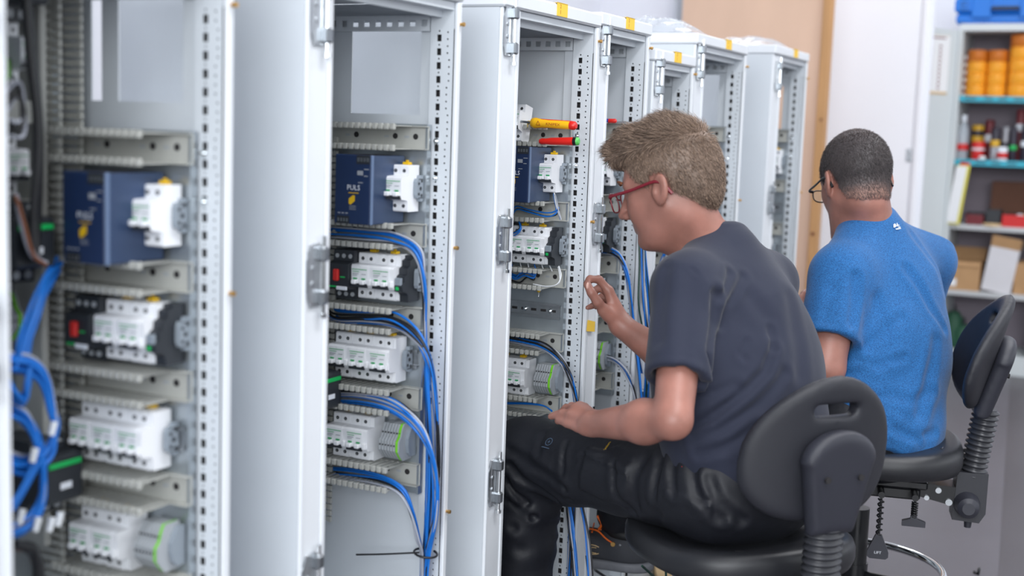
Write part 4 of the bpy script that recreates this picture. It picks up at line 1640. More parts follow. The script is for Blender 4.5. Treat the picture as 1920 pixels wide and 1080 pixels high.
def head_sdf(q, ears=True):
    """q in head axes: x forward, y left, z up (metres)"""
    I = np.eye(3)
    d = ellip(q, (-.014, 0, .034), I, (.098, .076, .088))
    d = smin(d, ellip(q, (.030, 0, -.030), I, (.062, .060, .082)), .035)
    ay = q.copy()
    ay[:, 1] = np.abs(ay[:, 1])
    d = smin(d, rcone(ay, (-.006, .050, -.040), (.048, .028, -.092), .018, .016), .030)      # jaw
    d = smin(d, ellip(q, (.070, 0, -.097), I, (.020, .024, .017)), .022)                     # chin
    d = smin(d, rcone(ay, (.052, .040, -.018), (.062, .030, -.035), .016, .014), .025)       # cheek
    d = smin(d, rcone(ay, (.078, .008, .026), (.066, .044, .022), .012, .010), .014)         # brow
    d = smax(d, -ellip(ay, (.090, .031, .003), I, (.016, .017, .011)), .012)                 # socket
    d = smin(d, ellip(ay, (.072, .031, .002), I, (.0115, .0125, .0115)), .003)               # eye
    d = smin(d, rcone(q, (.086, 0, .012), (.112, 0, -.030), .0065, .0100), .012)             # nose
    d = smin(d, ellip(ay, (.098, .0110, -.035), I, (.012, .0075, .0085)), .007)
    d = smin(d, rcone(ay, (.089, 0, -.057), (.078, .021, -.060), .0068, .004), .007)         # lips
    d = smin(d, rcone(ay, (.087, 0, -.069), (.078, .018, -.068), .0074, .004), .007)
    d = smax(d, -rcone(ay, (.100, 0, -.0630), (.086, .022, -.0640), .0016, .001), .003)
    if ears:
        t = math.radians(14)
        A = np.array([[math.cos(t), 0, math.sin(t)], [.30, 1, 0], [-math.sin(t), 0, math.cos(t)]])
        A[1] /= np.linalg.norm(A[1])
        e = ellip(ay, (-.012, .0800, -.006), A, (.0185, .0080, .0325))
        e = smax(e, -ellip(ay, (-.008, .0900, -.004), A, (.0105, .0085, .0215)), .005)
        e = smin(e, ellip(ay, (.003, .0765, -.010), A, (.006, .006, .009)), .006)
        d = smin(d, e, .006)
    return d


def skull_sdf(q):
    return ellip(q, (-.014, 0, .034), np.eye(3), (.098, .076, .088))


def chain(P, pts, rs, k=.006):
    d = None
    for i in range(len(pts) - 1):
        e = rcone(P, pts[i], pts[i + 1], rs[i], rs[i + 1])
        d = e if d is None else smin(d, e, k)
    return d


def finger_set(P, d, fingers, k=.006):
    for pts, r in fingers:
        n = len(pts)
        rs = [r * (1.08 - .30 * i / (n - 1)) for i in range(n)]
        d = smin(d, chain(P, pts, rs, .004), k)
    return d


def bounds(pts, pad):
    a = np.array(pts)
    return a.min(0) - pad, a.max(0) + pad


def strands(shell, length, n, flow, rad, seed, H, A, col, jitter=.25):
    """short hairs rooted on a hair shell; one mesh, tinted per hair"""
    V, Q = shell
    rs = np.random.RandomState(seed)
    a, b, c = V[Q[:, 0]], V[Q[:, 1]], V[Q[:, 2]]
    nr = np.cross(b - a, c - a)
    ar = np.linalg.norm(nr, axis=1) + 1e-12
    nr = nr / ar[:, None]
    f = rs.choice(len(Q), n, p=ar / ar.sum())
    w = rs.dirichlet((1, 1, 1, 1), n)
    R = sum(V[Q[f, i]] * w[:, i:i + 1] for i in range(4))
    N = nr[f]
    q = (R - H) @ A.T
    nq = N @ A.T
    T, up_, L = flow(q, nq, rs)
    T = T @ A
    T = T - N * (T * N).sum(1)[:, None]
    T /= np.linalg.norm(T, axis=1)[:, None] + 1e-9
    D = T + N * up_[:, None] + rs.normal(0, jitter, (n, 3))
    D /= np.linalg.norm(D, axis=1)[:, None]
    L = (L * length * rs.uniform(.7, 1.25, n))[:, None]
    S = np.cross(D, N)
    S /= np.linalg.norm(S, axis=1)[:, None] + 1e-9
    r = (rad * rs.uniform(.7, 1.2, n))[:, None]
    p0 = R - N * .003
    p1 = R + D * L * .55
    p2 = p1 + (D * .6 + T * .5 - N * .18) * L * .45
    vs = np.stack([p0 - S * r, p0 + S * r, p0 + N * r * 1.2, p1 - S * r * .8, p1 + S * r * .8, p1 + N * r, p2], 1)
    base = (np.arange(n) * 7)[:, None]
    fs = np.array([[0, 1, 4], [0, 4, 3], [1, 2, 5], [1, 5, 4], [2, 0, 3], [2, 3, 5], [3, 4, 6], [4, 5, 6], [5, 3, 6]])
    F = (base[:, None] + fs[None]).reshape(-1, 3)
    tint = np.repeat(rs.uniform(0, 1, n), 7)
    return vs.reshape(-1, 3), F, tint


def hair_material(name, c0, c1, rough=.5, mid=None):
    m = bpy.data.materials.new(name)
    m.use_nodes = True
    nt = m.node_tree
    b = nt.nodes['Principled BSDF']
    at_ = nt.nodes.new('ShaderNodeAttribute')
    at_.attribute_name = 'tint'
    r = nt.nodes.new('ShaderNodeValToRGB')
    r.color_ramp.elements[0].color = srgb(*c0)
    r.color_ramp.elements[1].color = srgb(*c1)
    if mid:
        r.color_ramp.elements.new(.55).color = srgb(*mid)
    nt.links.new(at_.outputs['Fac'], r.inputs[0])
    nt.links.new(r.outputs[0], b.inputs['Base Color'])
    b.inputs['Roughness'].default_value = rough
    MATS[name] = m


hair_material('hair_blond', (86, 70, 60), (178, 152, 132))
hair_material('hair_cropped', (44, 42, 44), (162, 124, 111), .55, (98, 90, 90))


def hair_obj(shell, st, m, parent, tint0=.35):
    V, Q = shell
    base = np.array(parent.matrix_basis.translation, np.float32)
    sv, sf, tint = st
    tri = np.concatenate([Q[:, [0, 1, 2]], Q[:, [0, 2, 3]]])
    AV = np.concatenate([V, sv]) - base
    AF = np.concatenate([tri, sf + len(V)])
    me = np_mesh('hair', AV, AF, m)
    at_ = me.attributes.new('tint', 'FLOAT', 'POINT')
    t0 = tint0(V) if callable(tint0) else np.full(len(V), tint0)
    if callable(tint0):
        tint = np.repeat(tint.reshape(-1, 7)[:, :1] * .62 + .38 * (tint0(sv.reshape(-1, 7, 3)[:, 0]) - .25)[:, None], 7, 1).ravel()
    at_.data.foreach_set('value', np.clip(np.concatenate([t0, tint]), 0, 1).astype(np.float32))
    return link('hair', me, parent)


def glasses(parent, H, A, m, sc=1.0, lens_h=.017, lens_w=.024, drop=-.002):
    base = np.array(parent.matrix_basis.translation)
    g = lambda x, y, z: H + (np.array([x, y, z]) @ A) * sc - base
    gl = empty('glasses', (0, 0, 0))
    gl.parent = parent
    fr = MB()
    lens = MB()
    for s in (-1, 1):
        c = (.112, s * .034, drop)
        ring = []
        for t in np.linspace(0, 2 * math.pi, 28, endpoint=False):
            u = math.copysign(abs(math.cos(t)) ** .6, math.cos(t)) * lens_w
            v = math.copysign(abs(math.sin(t)) ** .7, math.sin(t)) * lens_h
            ring.append(g(c[0] - .10 * abs(u * s + .0) * 0 - .25 * max(0, s * (c[1] + u) - .034), c[1] + u, c[2] + v))
        fr.tube(ring, .0017 * sc, n=6, closed=True)
        ctr = sum(ring) / len(ring)
        lens.add(ring + [ctr], [(i, (i + 1) % len(ring), len(ring)) for i in range(len(ring))], 0, True)
    fr.tube(smooth_path([g(.112, -.010, drop + .006), g(.118, 0, drop + .009), g(.112, .010, drop + .006)], 4), .0018, n=6)
    fr.build('frame', m, gl)
    lens.build('lens', 'lens', gl)
    for s in (-1, 1):
        tm = MB().tube(smooth_path([g(.104, s * .059, drop + .010), g(.098, s * .072, drop + .012), g(.05, s * .0800, drop + .012), g(-.004, s * .0830, drop + .016), g(-.022, s * .082, drop + .004), g(-.034, s * .080, drop - .016)], 5),
                       .0024, n=8, flat=1.5)
        tm.build('temple_arm', m, gl)
    return gl


def surf_at(px, py, fn, z0=2.2, z1=2.9):
    """first hit of the photo ray on an implicit surface"""
    zs = np.linspace(z0, z1, 700)
    P = np.array([at(px, py, z) for z in zs], np.float32)
    d = fn(P)
    i = np.argmax(d < 0) if (d < 0).any() else int(np.argmin(d))
    return at(px, py, zs[i])


def crease(P, pts, amp, w):
    """soft cloth fold: a valley with raised lips"""
    d = polydist(P, pts)
    return amp * (np.exp(-(d / w) ** 2) - .55 * np.exp(-((d - 2 * w) / w) ** 2))


def snap(folds, fn, z0, z1):
    return [([surf_at(x, y, fn, z0, z1) for x, y in pts], amp, w) for pts, amp, w in folds]


def person(base, label):
    return empty('person', tuple(base), 0, label, 'person')


# ============================ the man in the black shirt
H1 = at(1254, 352, 2.56)
A1 = frame((math.cos(math.radians(89)) * .95, math.sin(math.radians(89)) * .95, -.33), (.02, .30, .95))
HS1 = 0.985
T1 = at(1352, 446, 2.57)
sL, sR = at(1284, 540, 2.44), at(1440, 530, 2.72)
pel = at(1388, 905, 2.56)
hL, hR = at(1348, 912, 2.49), at(1428, 896, 2.63)
kL = on_y(986, 856, .045)
aL = kL + np.array([.012, .012, -.42])
kR, aR = np.array([2.80, -.20, .50]), np.array([2.93, -.03, .275])
eL, wL = at(1262, 788, 2.30), at(1114, 795, 2.48)
eR, wR = at(1300, 706, 2.74), at(1166, 612, 2.80)
scn = (sL + sR) / 2
up1 = unit(scn - pel)
F1 = frame((math.cos(math.radians(62)), math.sin(math.radians(62)), 0), up1)
p1 = person((pel[0], pel[1], 0), 'seated man in a black T-shirt and black work trousers, red glasses')

# hand poses (photo point, distance)
hr = lambda x, y, z: at(x, y, z)
RH = [([hr(1141, 545, 2.79), hr(1123, 524, 2.785), hr(1106, 523, 2.775), hr(1099, 533, 2.77)], .0092),
      ([hr(1146, 556, 2.81), hr(1127, 538, 2.815), hr(1113, 546, 2.81), hr(1117, 560, 2.80)], .0094),
      ([hr(1149, 568, 2.83), hr(1130, 556, 2.84), hr(1115, 563, 2.83), hr(1118, 575, 2.82)], .0088),
      ([hr(1149, 580, 2.84), hr(1130, 571, 2.85), hr(1112, 573, 2.845), hr(1102, 577, 2.84)], .0078),
      ([hr(1140, 592, 2.785), hr(1121, 567, 2.762), hr(1109, 549, 2.755), hr(1101, 533, 2.758)], .0112)]
LH = [([hr(1072, 778, 2.53), hr(1056, 775, 2.55), hr(1044, 778, 2.565), hr(1033, 781, 2.575)], .0092),
      ([hr(1078, 768, 2.55), hr(1062, 766, 2.59), hr(1050, 776, 2.61), hr(1046, 790, 2.61)], .0094),
      ([hr(1086, 763, 2.57), hr(1072, 762, 2.61), hr(1062, 773, 2.63), hr(1060, 788, 2.63)], .0090),
      ([hr(1095, 765, 2.59), hr(1084, 765, 2.62), hr(1076, 776, 2.64)], .0080),
      ([hr(1104, 803, 2.48), hr(1083, 801, 2.50), hr(1064, 794, 2.53), hr(1048, 788, 2.555)], .0100)]


def body1(P):
    q = ((P - H1.astype(np.float32)) @ A1.T.astype(np.float32)) / HS1
    d = head_sdf(q) * HS1
    nk0 = H1 + np.array([-.030, 0, -.060]) @ A1
    d = smin(d, rcone(P, nk0, T1 + np.array([.0, .02, -.03]), .052, .054), .035)
    d = smin(d, rcone(P, H1 + np.array([.02, 0, -.085]) @ A1, T1 + F1[0] * .055 - up1 * .03, .030, .040), .04)
    d = smin(d, rcone(P, T1 - up1 * .06, pel + up1 * .12, .06, .09), .05)
    d = smin(d, rcone(P, sL, sR, .045, .045), .05)
    for s, e, w, hs in ((sL, eL, wL, LH), (sR, eR, wR, RH)):
        d = smin(d, rcone(P, s, e, .046, .0350), .03)
        fm = e + (w - e) * .34
        a = smin(rcone(P, e, fm, .0320, .0395), rcone(P, fm, w, .0395, .0250), .02)
        d = smin(d, a, .014)
        kn = [f[0][0] for f in hs[:4]]
        hand = None
        for j, k in enumerate(kn):
            c = rcone(P, w + (k - w) * .15, k, .018, .0115)
            hand = c if hand is None else smin(hand, c, .012)
        hand = smin(hand, rcone(P, w, hs[4][0][0] + (hs[4][0][1] - hs[4][0][0]) * .4, .020, .0145), .012)
        hand = finger_set(P, hand, hs)
        d = smin(d, hand, .012)
    return d


_pts = [H1 + A1[2] * .16, H1, T1, sL, sR, eL, wL, eR, wR, pel] + [q for h in (RH, LH) for f in h for q in f[0]]
lo, hi = bounds(_pts, .06)
lo[2] = wL[2] - .07
lo2, hi2 = bounds([H1 + A1[2] * .17, H1 - A1[2] * .12, H1 + A1[0] * .13, H1 - A1[0] * .13, T1], .03)
sdf_obj('body', body1, lo, hi, .0033, 'skin', p1, 2)
# nails of the raised thumb
nq = MB().ball((0, 0, 0), .0062, 8, sc=(1, .5, 1.25))
nb = nq.build('thumb_nail', 'nail', p1)
nb.location = Vector(hr(1102, 536, 2.7495) - np.array([pel[0], pel[1], 0]))

_sh = frame(eL - sL, F1[0])
cutL = sL + (eL - sL) * .70
cutR = sR + (eR - sR) * .66


def shirt1(P):
    c1 = scn - up1 * .145 - F1[0] * .006
    d = ellip(P, c1, F1, (.122, .190, .205))
    d = smin(d, ellip(P, pel + up1 * .165 - F1[0] * .022, F1, (.135, .172, .20)), .08)
    d = smin(d, ellip(P, pel + up1 * .045 - F1[0] * .025, F1, (.148, .172, .12)), .07)
    d = smin(d, rcone(P, sL - F1[1] * .03, sR + F1[1] * .03, .058, .056), .05)
    d = smin(d, rcone(P, T1 - up1 * .030, scn - up1 * .04 - F1[0] * .02, .062, .10), .05)
    d = smin(d, rcone(P, T1 - up1 * .036 + F1[1] * .02, sL, .046, .056), .05)
    d = smin(d, rcone(P, T1 - up1 * .036 - F1[1] * .02, sR, .046, .056), .05)
    for s, e, cut, r0, r1 in ((sL, eL, cutL, .060, .060), (sR, eR, cutR, .056, .056)):
        sl = rcone(P, s, s + (e - s) * .9, r0, r1)
        ax_ = unit(e - s)
        sl = smax(sl, (P - cut) @ ax_, .006)
        inner = np.maximum(rcone(P, s + (e - s) * .45, e, .046, .048), -(P - (cut - ax_ * .10)) @ ax_)
        d = smin(d, sl, .030)
        d = smax(d, -inner, .003)
        hem = np.abs((P - cut) @ ax_ + .018) 
        d = d + np.where(polydist(P, [s, e]) < .1, .0007 * np.exp(-(hem / .0022) ** 2), 0)
    # neck opening
    nz = (P - (T1 + up1 * .016 + F1[0] * .02)) @ unit(up1 + F1[0] * .35)
    d = d - .0022 * np.exp(-((nz + .010) / .008) ** 2)
    d = smax(d, nz, .006)
    nk = rcone(P, T1 + up1 * .05 + F1[0] * .035, T1 - up1 * .02 + F1[0] * .03, .056, .055)
    d = smax(d, -nk, .004)
    # hem towards the seat
    d = smax(d, -((P - (pel - up1 * .020)) @ unit(up1 - F1[0] * .45)), .012)
    for pts, amp, wd in FOLDS1:
        d = d + crease(P, pts, amp, wd)
    x = (P @ up1.astype(np.float32))
    y = (P @ F1[1].astype(np.float32))
    d = d + .0018 * np.sin(x * 42 + 9 * np.sin(y * 11)) * np.clip((.30 - (P - pel) @ up1) / .25, 0, 1)
    return d


FOLDS1 = []
FOLDS1 = snap([([(1340, 553), (1336, 599), (1329, 659), (1320, 722)], .009, .011), ([(1366, 512), (1349, 557)], .004, .008), ([(1392, 520), (1360, 575), (1352, 610)], .003, .008),
               ([(1447, 655), (1433, 696), (1398, 731), (1335, 781), (1294, 806)], .0065, .009), ([(1444, 618), (1450, 652)], .004, .007), ([(1300, 752), (1379, 722)], .003, .009),
               ([(1470, 700), (1430, 752), (1360, 800), (1300, 826)], .004, .010), ([(1249, 505), (1240, 570), (1236, 640)], .0025, .011), ([(1296, 515), (1290, 600), (1284, 685)], .0025, .012),
               ([(1400, 640), (1388, 664), (1398, 674)], .0025, .006), ([(1480, 560), (1495, 640), (1500, 700)], .003, .016), ([(1410, 560), (1440, 600), (1450, 640)], .0025, .014),
               ([(1420, 800), (1360, 838), (1310, 850)], .004, .010), ([(1252, 490), (1300, 506), (1330, 540), (1339, 575)], .0020, .0032)], shirt1, 2.1, 2.9)
lo, hi = bounds([sL, sR, T1, pel, cutL, cutR], .17)
sdf_obj('t_shirt', shirt1, lo, hi, .0042, 'shirt_black', p1, 2)
_ring = []
nkc = T1 - up1 * .012 + F1[0] * .028
nkn = unit(up1 + F1[0] * .35)
# trousers
F1t = frame(kL - hL, (0, 0, 1))


def trousers1(P):
    d = ellip(P, pel - up1 * .0, F1, (.152, .180, .125))
    d = smin(d, rcone(P, hL, kL, .098, .082), .05)
    d = smin(d, rcone(P, kL, aL, .083, .072), .035)
    d = smin(d, rcone(P, hR, kR, .092, .072), .05)
    d = smin(d, rcone(P, kR, aR, .070, .062), .03)
    ax_ = unit(kL - hL)
    for c, u, v, hu, hv, amp in POCK1:
        pu, pv = np.abs((P - c) @ u) - hu, np.abs((P - c) @ v) - hv
        m_ = np.clip(-np.maximum(pu, pv) / .004, 0, 1) * (np.abs((P - c) @ np.cross(u, v)) < .09)
        d = d - amp * m_
    for pts, amp, wd in FOLDT1:
        d = d + crease(P, pts, amp, wd)
    t = (P - hL) @ ax_
    d = d + .0022 * np.sin(t * 55 + 3.0 * np.sin((P[:, 2]) * 25)) * np.clip((t - .02) / .1, 0, 1) * np.clip((.6 - t) / .1, 0, 1)
    z = P[:, 2] - kL[2]
    d = d + .003 * np.sin(z * 60 + 40 * (P[:, 1])) * np.clip(-z / .08, 0, 1) * np.clip((.25 + z) / .1, 0, 1)
    return d


_tu = unit(at(1230, 920, 2.45) - at(1130, 890, 2.50))
_tv = unit(np.cross(np.cross(_tu, (0, 0, 1)), _tu))
POCK1 = [(at(1110, 900, 2.52), _tu, _tv, .062, .060, .005), (at(1105, 872, 2.52), _tu, _tv, .066, .012, .005),
         (at(1035, 845, 2.56), _tu, _tv, .026, .045, .003), (at(1280, 975, 2.42), _tu, _tv, .055, .05, .004)]
FOLDT1 = []
FOLDT1 = snap([([(958, 872), (990, 905), (1045, 938)], .008, .009), ([(950, 900), (985, 940), (1048, 962)], .008, .009), ([(955, 845), (1010, 880), (1058, 915)], .005, .009), ([(1000, 970), (1052, 950)], .007, .008),
               ([(960, 990), (1045, 988)], .005, .010), ([(948, 935), (1000, 965)], .005, .008), ([(975, 1030), (1045, 1020)], .003, .012), ([(1250, 832), (1236, 880), (1226, 930)], .008, .009), ([(1275, 838), (1262, 880), (1263, 925)], .006, .008),
               ([(1150, 868), (1156, 930), (1192, 962)], .005, .007), ([(1062, 830), (1056, 880), (1070, 938)], .004, .006), ([(1300, 870), (1310, 930), (1352, 972)], .007, .010), ([(1210, 860), (1190, 900), (1195, 950)], .004, .009),
               ([(1330, 900), (1345, 940), (1390, 975)], .006, .010), ([(1020, 815), (1010, 850)], .003, .008), ([(1090, 850), (1150, 862)], .003, .006)], trousers1, 2.1, 3.0)
lo, hi = bounds([pel, hL, hR, kL, aL, kR, aR], .16)
sdf_obj('trousers', trousers1, lo, hi, .0048, 'trousers_black', p1, 2)


def decal(parent, name, fn, px, py, text, size, m, dx=(1, 0), off=.0015, z0=2.2, z1=2.9, sx=1.0, shapes=None):
    """flat print lying on a cloth surface"""
    o = surf_at(px, py, fn, z0, z1)
    e = 6
    gu = surf_at(px + dx[0] * e, py + dx[1] * e, fn, z0, z1) - surf_at(px - dx[0] * e, py - dx[1] * e, fn, z0, z1)
    gv = surf_at(px + dx[1] * e, py - dx[0] * e, fn, z0, z1) - surf_at(px - dx[1] * e, py + dx[0] * e, fn, z0, z1)
    u = unit(gu)
    v = gv - u * (gv @ u)
    v = unit(v)
    n = unit(np.cross(u, v))
    if n @ (CAM - o) < 0:
        n = -n
    base = np.array(parent.matrix_basis.translation)
    mb = MB()
    if text:
        letter(mb, text, size, o + n * off - base, u, v, sx=sx)
    for sh_ in (shapes or ()):
        mb.add([o + n * off + u * a + v * b - base for a, b in sh_], [tuple(range(len(sh_)))])
    mb.build(name, m, parent)


decal(p1, 'thigh_logo', trousers1, 1139, 837, 'Snickers', .0085, 'clip_yellow', dx=(.55, -.83))
sq = []
for a_ in range(10):
    t0, t1 = a_ * .628, (a_ + 1) * .628
    sq.append([(.010 * math.cos(t0), .010 * math.sin(t0)), (.010 * math.cos(t1), .010 * math.sin(t1)), (.008 * math.cos(t1), .008 * math.sin(t1)), (.008 * math.cos(t0), .008 * math.sin(t0))])
sq += [[(-.004, -.001), (.004, -.001), (.004, .001), (-.004, .001)], [(-.001, -.004), (.001, -.004), (.001, .004), (-.001, .004)], [(-.012, -.016), (.012, -.016), (.012, -.014), (-.012, -.014)]]
decal(p1, 'knee_emblem', trousers1, 1030, 829, None, 0, 'emblem_blue', dx=(.96, .25), shapes=sq)
decal(p1, 'red_tab', trousers1 if False else shirt1, 1284, 880, None, 0, 'tool_red', dx=(1, 0), shapes=[[(-.005, .007), (-.001, .008), (.006, -.005), (.003, -.008)]], off=.004)

# work shoe on the foot ring
sb = np.array([pel[0], pel[1], 0])
sc0 = np.array([2.93, -.012, .203])
SF = frame((math.cos(math.radians(98)), math.sin(math.radians(98)), -.04), (0, 0, 1))


def shoe1(P):
    q = (P - sc0.astype(np.float32)) @ SF.T.astype(np.float32)
    I = np.eye(3)
    d = ellip(q, (.06, 0, -.022), I, (.13, .048, .045))
    d = smin(d, ellip(q, (-.045, 0, -.012), I, (.055, .043, .060)), .04)
    d = smin(d, rcone(q, (-.035, 0, .0), (-.045, 0, .052), .046, .042), .03)
    d = smax(d, -(q[:, 2] + .045), .008)
    return d


def sole1(P):
    q = (P - sc0.astype(np.float32)) @ SF.T.astype(np.float32)
    d = smin(ellip(q, (.07, 0, -.05), np.eye(3), (.13, .053, .10)), ellip(q, (-.045, 0, -.05), np.eye(3), (.062, .047, .10)), .03)
    d = smax(d, np.abs(q[:, 2] + .054) - .013, .008)
    return d + .0008 * np.sin(q[:, 0] * 300) * (np.abs(q[:, 2] + .060) < .006)


lo, hi = bounds([sc0 + SF[0] * .2, sc0 - SF[0] * .11], .09)
so, _, _ = sdf_obj('shoe', shoe1, lo, hi, .0045, 'shoe_mesh', p1, 2)
sdf_obj('shoe_sole', sole1, lo, hi, .0040, 'shoe_sole', p1, 1)
sk = lambda x, y, z: sc0 + np.array([x, y, z]) @ SF - sb
MB().tube([sk(-.040 + .047 * math.cos(t), .044 * math.sin(t), .030) for t in np.linspace(0, 6.28, 28, endpoint=False)], .014, n=8, closed=True).build('shoe_collar', 'shoe_black', p1)
lc = MB()
lc.tube(smooth_path([sk(.055, .030, .030), sk(.03, .040, .030), sk(.005, .046, .014), sk(-.03, .047, .0), sk(-.06, .045, -.002)], 6), .0022, n=6)
lc.tube(smooth_path([sk(.03, .036, .034), sk(.022, .042, .050), sk(.034, .042, .070)], 5), .0032, n=6)
for k in range(4):
    lc.tube([sk(.025 + .022 * k, .036, .034 - .010 * k), sk(.035 + .022 * k, -.02, .040 - .010 * k)], .002, n=6)
lc.build('shoe_lace', 'lace_orange', p1)
lg = MB().tube([sk(.045 + .028 * math.cos(t), .0495 - .10 * abs(math.cos(t) * .028 + .0) * .12, -.016 + .012 * math.sin(t)) for t in np.linspace(-2.4, 2.4, 24)], .0014, n=5)
lg.tube([sk(.035 + .020 * math.cos(t), .0500, -.017 + .007 * math.sin(t)) for t in np.linspace(-1.8, 1.8, 16)], .0012, n=5)
lg.build('shoe_emblem', 'pine', p1)
bt = MB().cyl(sk(-.012, .049, .006), sk(-.012, .054, .006), .0058, n=14)
bt.build('shoe_button', 'brass', p1)
bt = MB().cyl(sk(-.030, .048, .006), sk(-.030, .053, .006), .0030, n=10)
bt.build('shoe_rivet', 'chrome', p1)

# hair: long top swept forward, clipped sides
XS = np.array([-.14, -.075, -.050, -.034, -.028, .004, .014, .020, .046, .062, .085, .12])
ZS = np.array([-.066, -.066, -.052, -.020, .024, .032, .006, .006, .030, .058, .062, .062])


def hair1(P):
    q = ((P - H1.astype(np.float32)) @ A1.T.astype(np.float32)) / HS1
    x, y, z = q[:, 0], q[:, 1], q[:, 2]
    d = ellip(q, (-.016, 0, .036), np.eye(3), (.1035, .0815, .0940))
    top = ellip(q, (.010, 0, .090), np.eye(3), (.094, .062, .047))
    top = top + .0035 * np.sin(x * 75 + 16 * y) + .002 * np.sin(y * 120 + 40 * x)
    d = smin(d, top, .018)
    d = smin(d, rcone(np.abs(q * np.array([1, 1, 1], np.float32)) * np.array([1, 1, 1], np.float32) if False else q, (.086, -.03, .088), (.086, .03, .088), .018, .018), .02)
    d = smin(d, ellip(q, (-.078, 0, -.015), np.eye(3), (.028, .052, .05)), .03)
    zl = np.interp(x, XS, ZS)
    d = smax(d, (zl - z) * .8, .006)
    skin = ellip(q, (.045, 0, .020), np.eye(3), (.062, .070, .055))
    return d * HS1


lo, hi = bounds([H1 + A1[0] * .15 + A1[2] * .18, H1 - A1[0] * .15 - A1[2] * .10, H1 + A1[1] * .1, H1 - A1[1] * .1, H1 + A1[2] * .18], .03)
V, Q = surface(hair1, lo, hi, .0038)
V = relax(V, Q, 1)
sh1 = (V, Q)


def flow1(q, nq, rs):
    q = q / HS1
    n = len(q)
    topw = np.clip((q[:, 2] - .068) / .03, 0, 1)[:, None]
    side = np.stack([-.30 + 0 * q[:, 0], 0 * q[:, 0], -1 + 0 * q[:, 0]], 1)
    wav = .45 * np.sin(q[:, 0] * 70 + 3 * np.sin(q[:, 1] * 60))
    tp = np.stack([1 + 0 * q[:, 0], wav + rs.normal(0, .2, n), .25 + .5 * np.clip((q[:, 0] - .05) / .05, 0, 1)], 1)
    T = side * (1 - topw) + tp * topw
    upw = .30 + .35 * topw[:, 0]
    L = .45 + .75 * topw[:, 0]
    return T, upw, L


hair_obj(sh1, strands(sh1, .026, 26000, flow1, .00042, 5, H1, A1, None), 'hair_blond', p1, .30)
eb = MB()
bs1 = np.array([pel[0], pel[1], 0])
for s in (-1, 1):
    eb.tube(smooth_path([H1 + (np.array([.095, s * .014, .030]) @ A1) * HS1 - bs1, H1 + (np.array([.092, s * .032, .036]) @ A1) * HS1 - bs1, H1 + (np.array([.078, s * .050, .030]) @ A1) * HS1 - bs1], 4), .0030, n=6)
eb.build('eyebrow', 'wire_brown', p1)
glasses(p1, H1, A1, 'glasses_red', HS1, lens_h=.0195, lens_w=.0255, drop=-.004)

# ============================ the man in the blue shirt
H2 = at(1603, 342, 3.12)
_a = math.radians(40)
A2 = frame((math.cos(_a) * .9, math.sin(_a) * .9, -.34), (.22, .24, .94))
HS2 = 1.0
T2 = at(1634, 416, 3.13)
sL2, sR2 = at(1576, 516, 3.00), at(1740, 492, 3.30)
pel2 = at(1634, 812, 3.05)
eL2, wL2 = at(1545, 690, 2.92), at(1497, 600, 3.12)
eR2, wR2 = at(1690, 680, 3.42), at(1560, 590, 3.42)
sc2 = (sL2 + sR2) / 2
up2 = unit(sc2 - pel2)
F2 = frame((math.cos(math.radians(60)), math.sin(math.radians(60)), 0), up2)
hL2, hR2 = pel2 + F2[1] * .09, pel2 - F2[1] * .09
kL2, kR2 = hL2 + np.array([.05, .42, .02]), hR2 + np.array([.10, .42, .02])
aL2, aR2 = kL2 + np.array([0, .02, -.40]), kR2 + np.array([0, .02, -.40])
p2 = person((pel2[0], pel2[1], 0), 'seated man in a blue T-shirt with cropped hair and black glasses')
H2H = [([hr(1503, 566, 3.17), hr(1506, 552, 3.19), hr(1512, 546, 3.20)], .0088), ([hr(1507, 570, 3.18), hr(1512, 556, 3.20), hr(1517, 551, 3.21)], .0088),
       ([hr(1511, 574, 3.19), hr(1516, 560, 3.21), hr(1519, 556, 3.21)], .0085), ([hr(1513, 580, 3.19), hr(1518, 568, 3.21)], .0075), ([hr(1498, 580, 3.16), hr(1502, 560, 3.17), hr(1509, 550, 3.18)], .0098)]


def body2(P):
    q = ((P - H2.astype(np.float32)) @ A2.T.astype(np.float32)) / HS2
    d = head_sdf(q) * HS2
    d = smin(d, rcone(P, H2 + np.array([-.035, 0, -.055]) @ A2, T2 - up2 * .02, .055, .058), .035)
    d = smin(d, rcone(P, H2 + np.array([.01, 0, -.085]) @ A2, T2 + F2[0] * .055 - up2 * .03, .034, .046), .04)
    d = smin(d, rcone(P, T2 - up2 * .06, pel2 + up2 * .1, .06, .1), .05)
    d = smin(d, rcone(P, sL2, sR2, .045, .045), .05)
    for s, e, w, hs in ((sL2, eL2, wL2, H2H), (sR2, eR2, wR2, None)):
        d = smin(d, rcone(P, s, e, .054, .046), .03)
        d = smin(d, rcone(P, e, w, .045, .029), .018)
        if hs:
            hand = None
            for f in hs[:4]:
                c = rcone(P, w + (f[0][0] - w) * .15, f[0][0], .018, .0115)
                hand = c if hand is None else smin(hand, c, .012)
            d = smin(d, finger_set(P, hand, hs), .012)
    return d


lo, hi = bounds([H2 + A2[2] * .15, H2 + A2[0] * .13, T2, sL2, sR2, eL2, wL2, eR2, wR2] + [q for f in H2H for q in f[0]], .06)
sdf_obj('body', body2, lo, hi, .0042, 'skin', p2, 2)
cutL2 = sL2 + (eL2 - sL2) * .72
cutR2 = sR2 + (eR2 - sR2) * .7
FOLDS2 = []


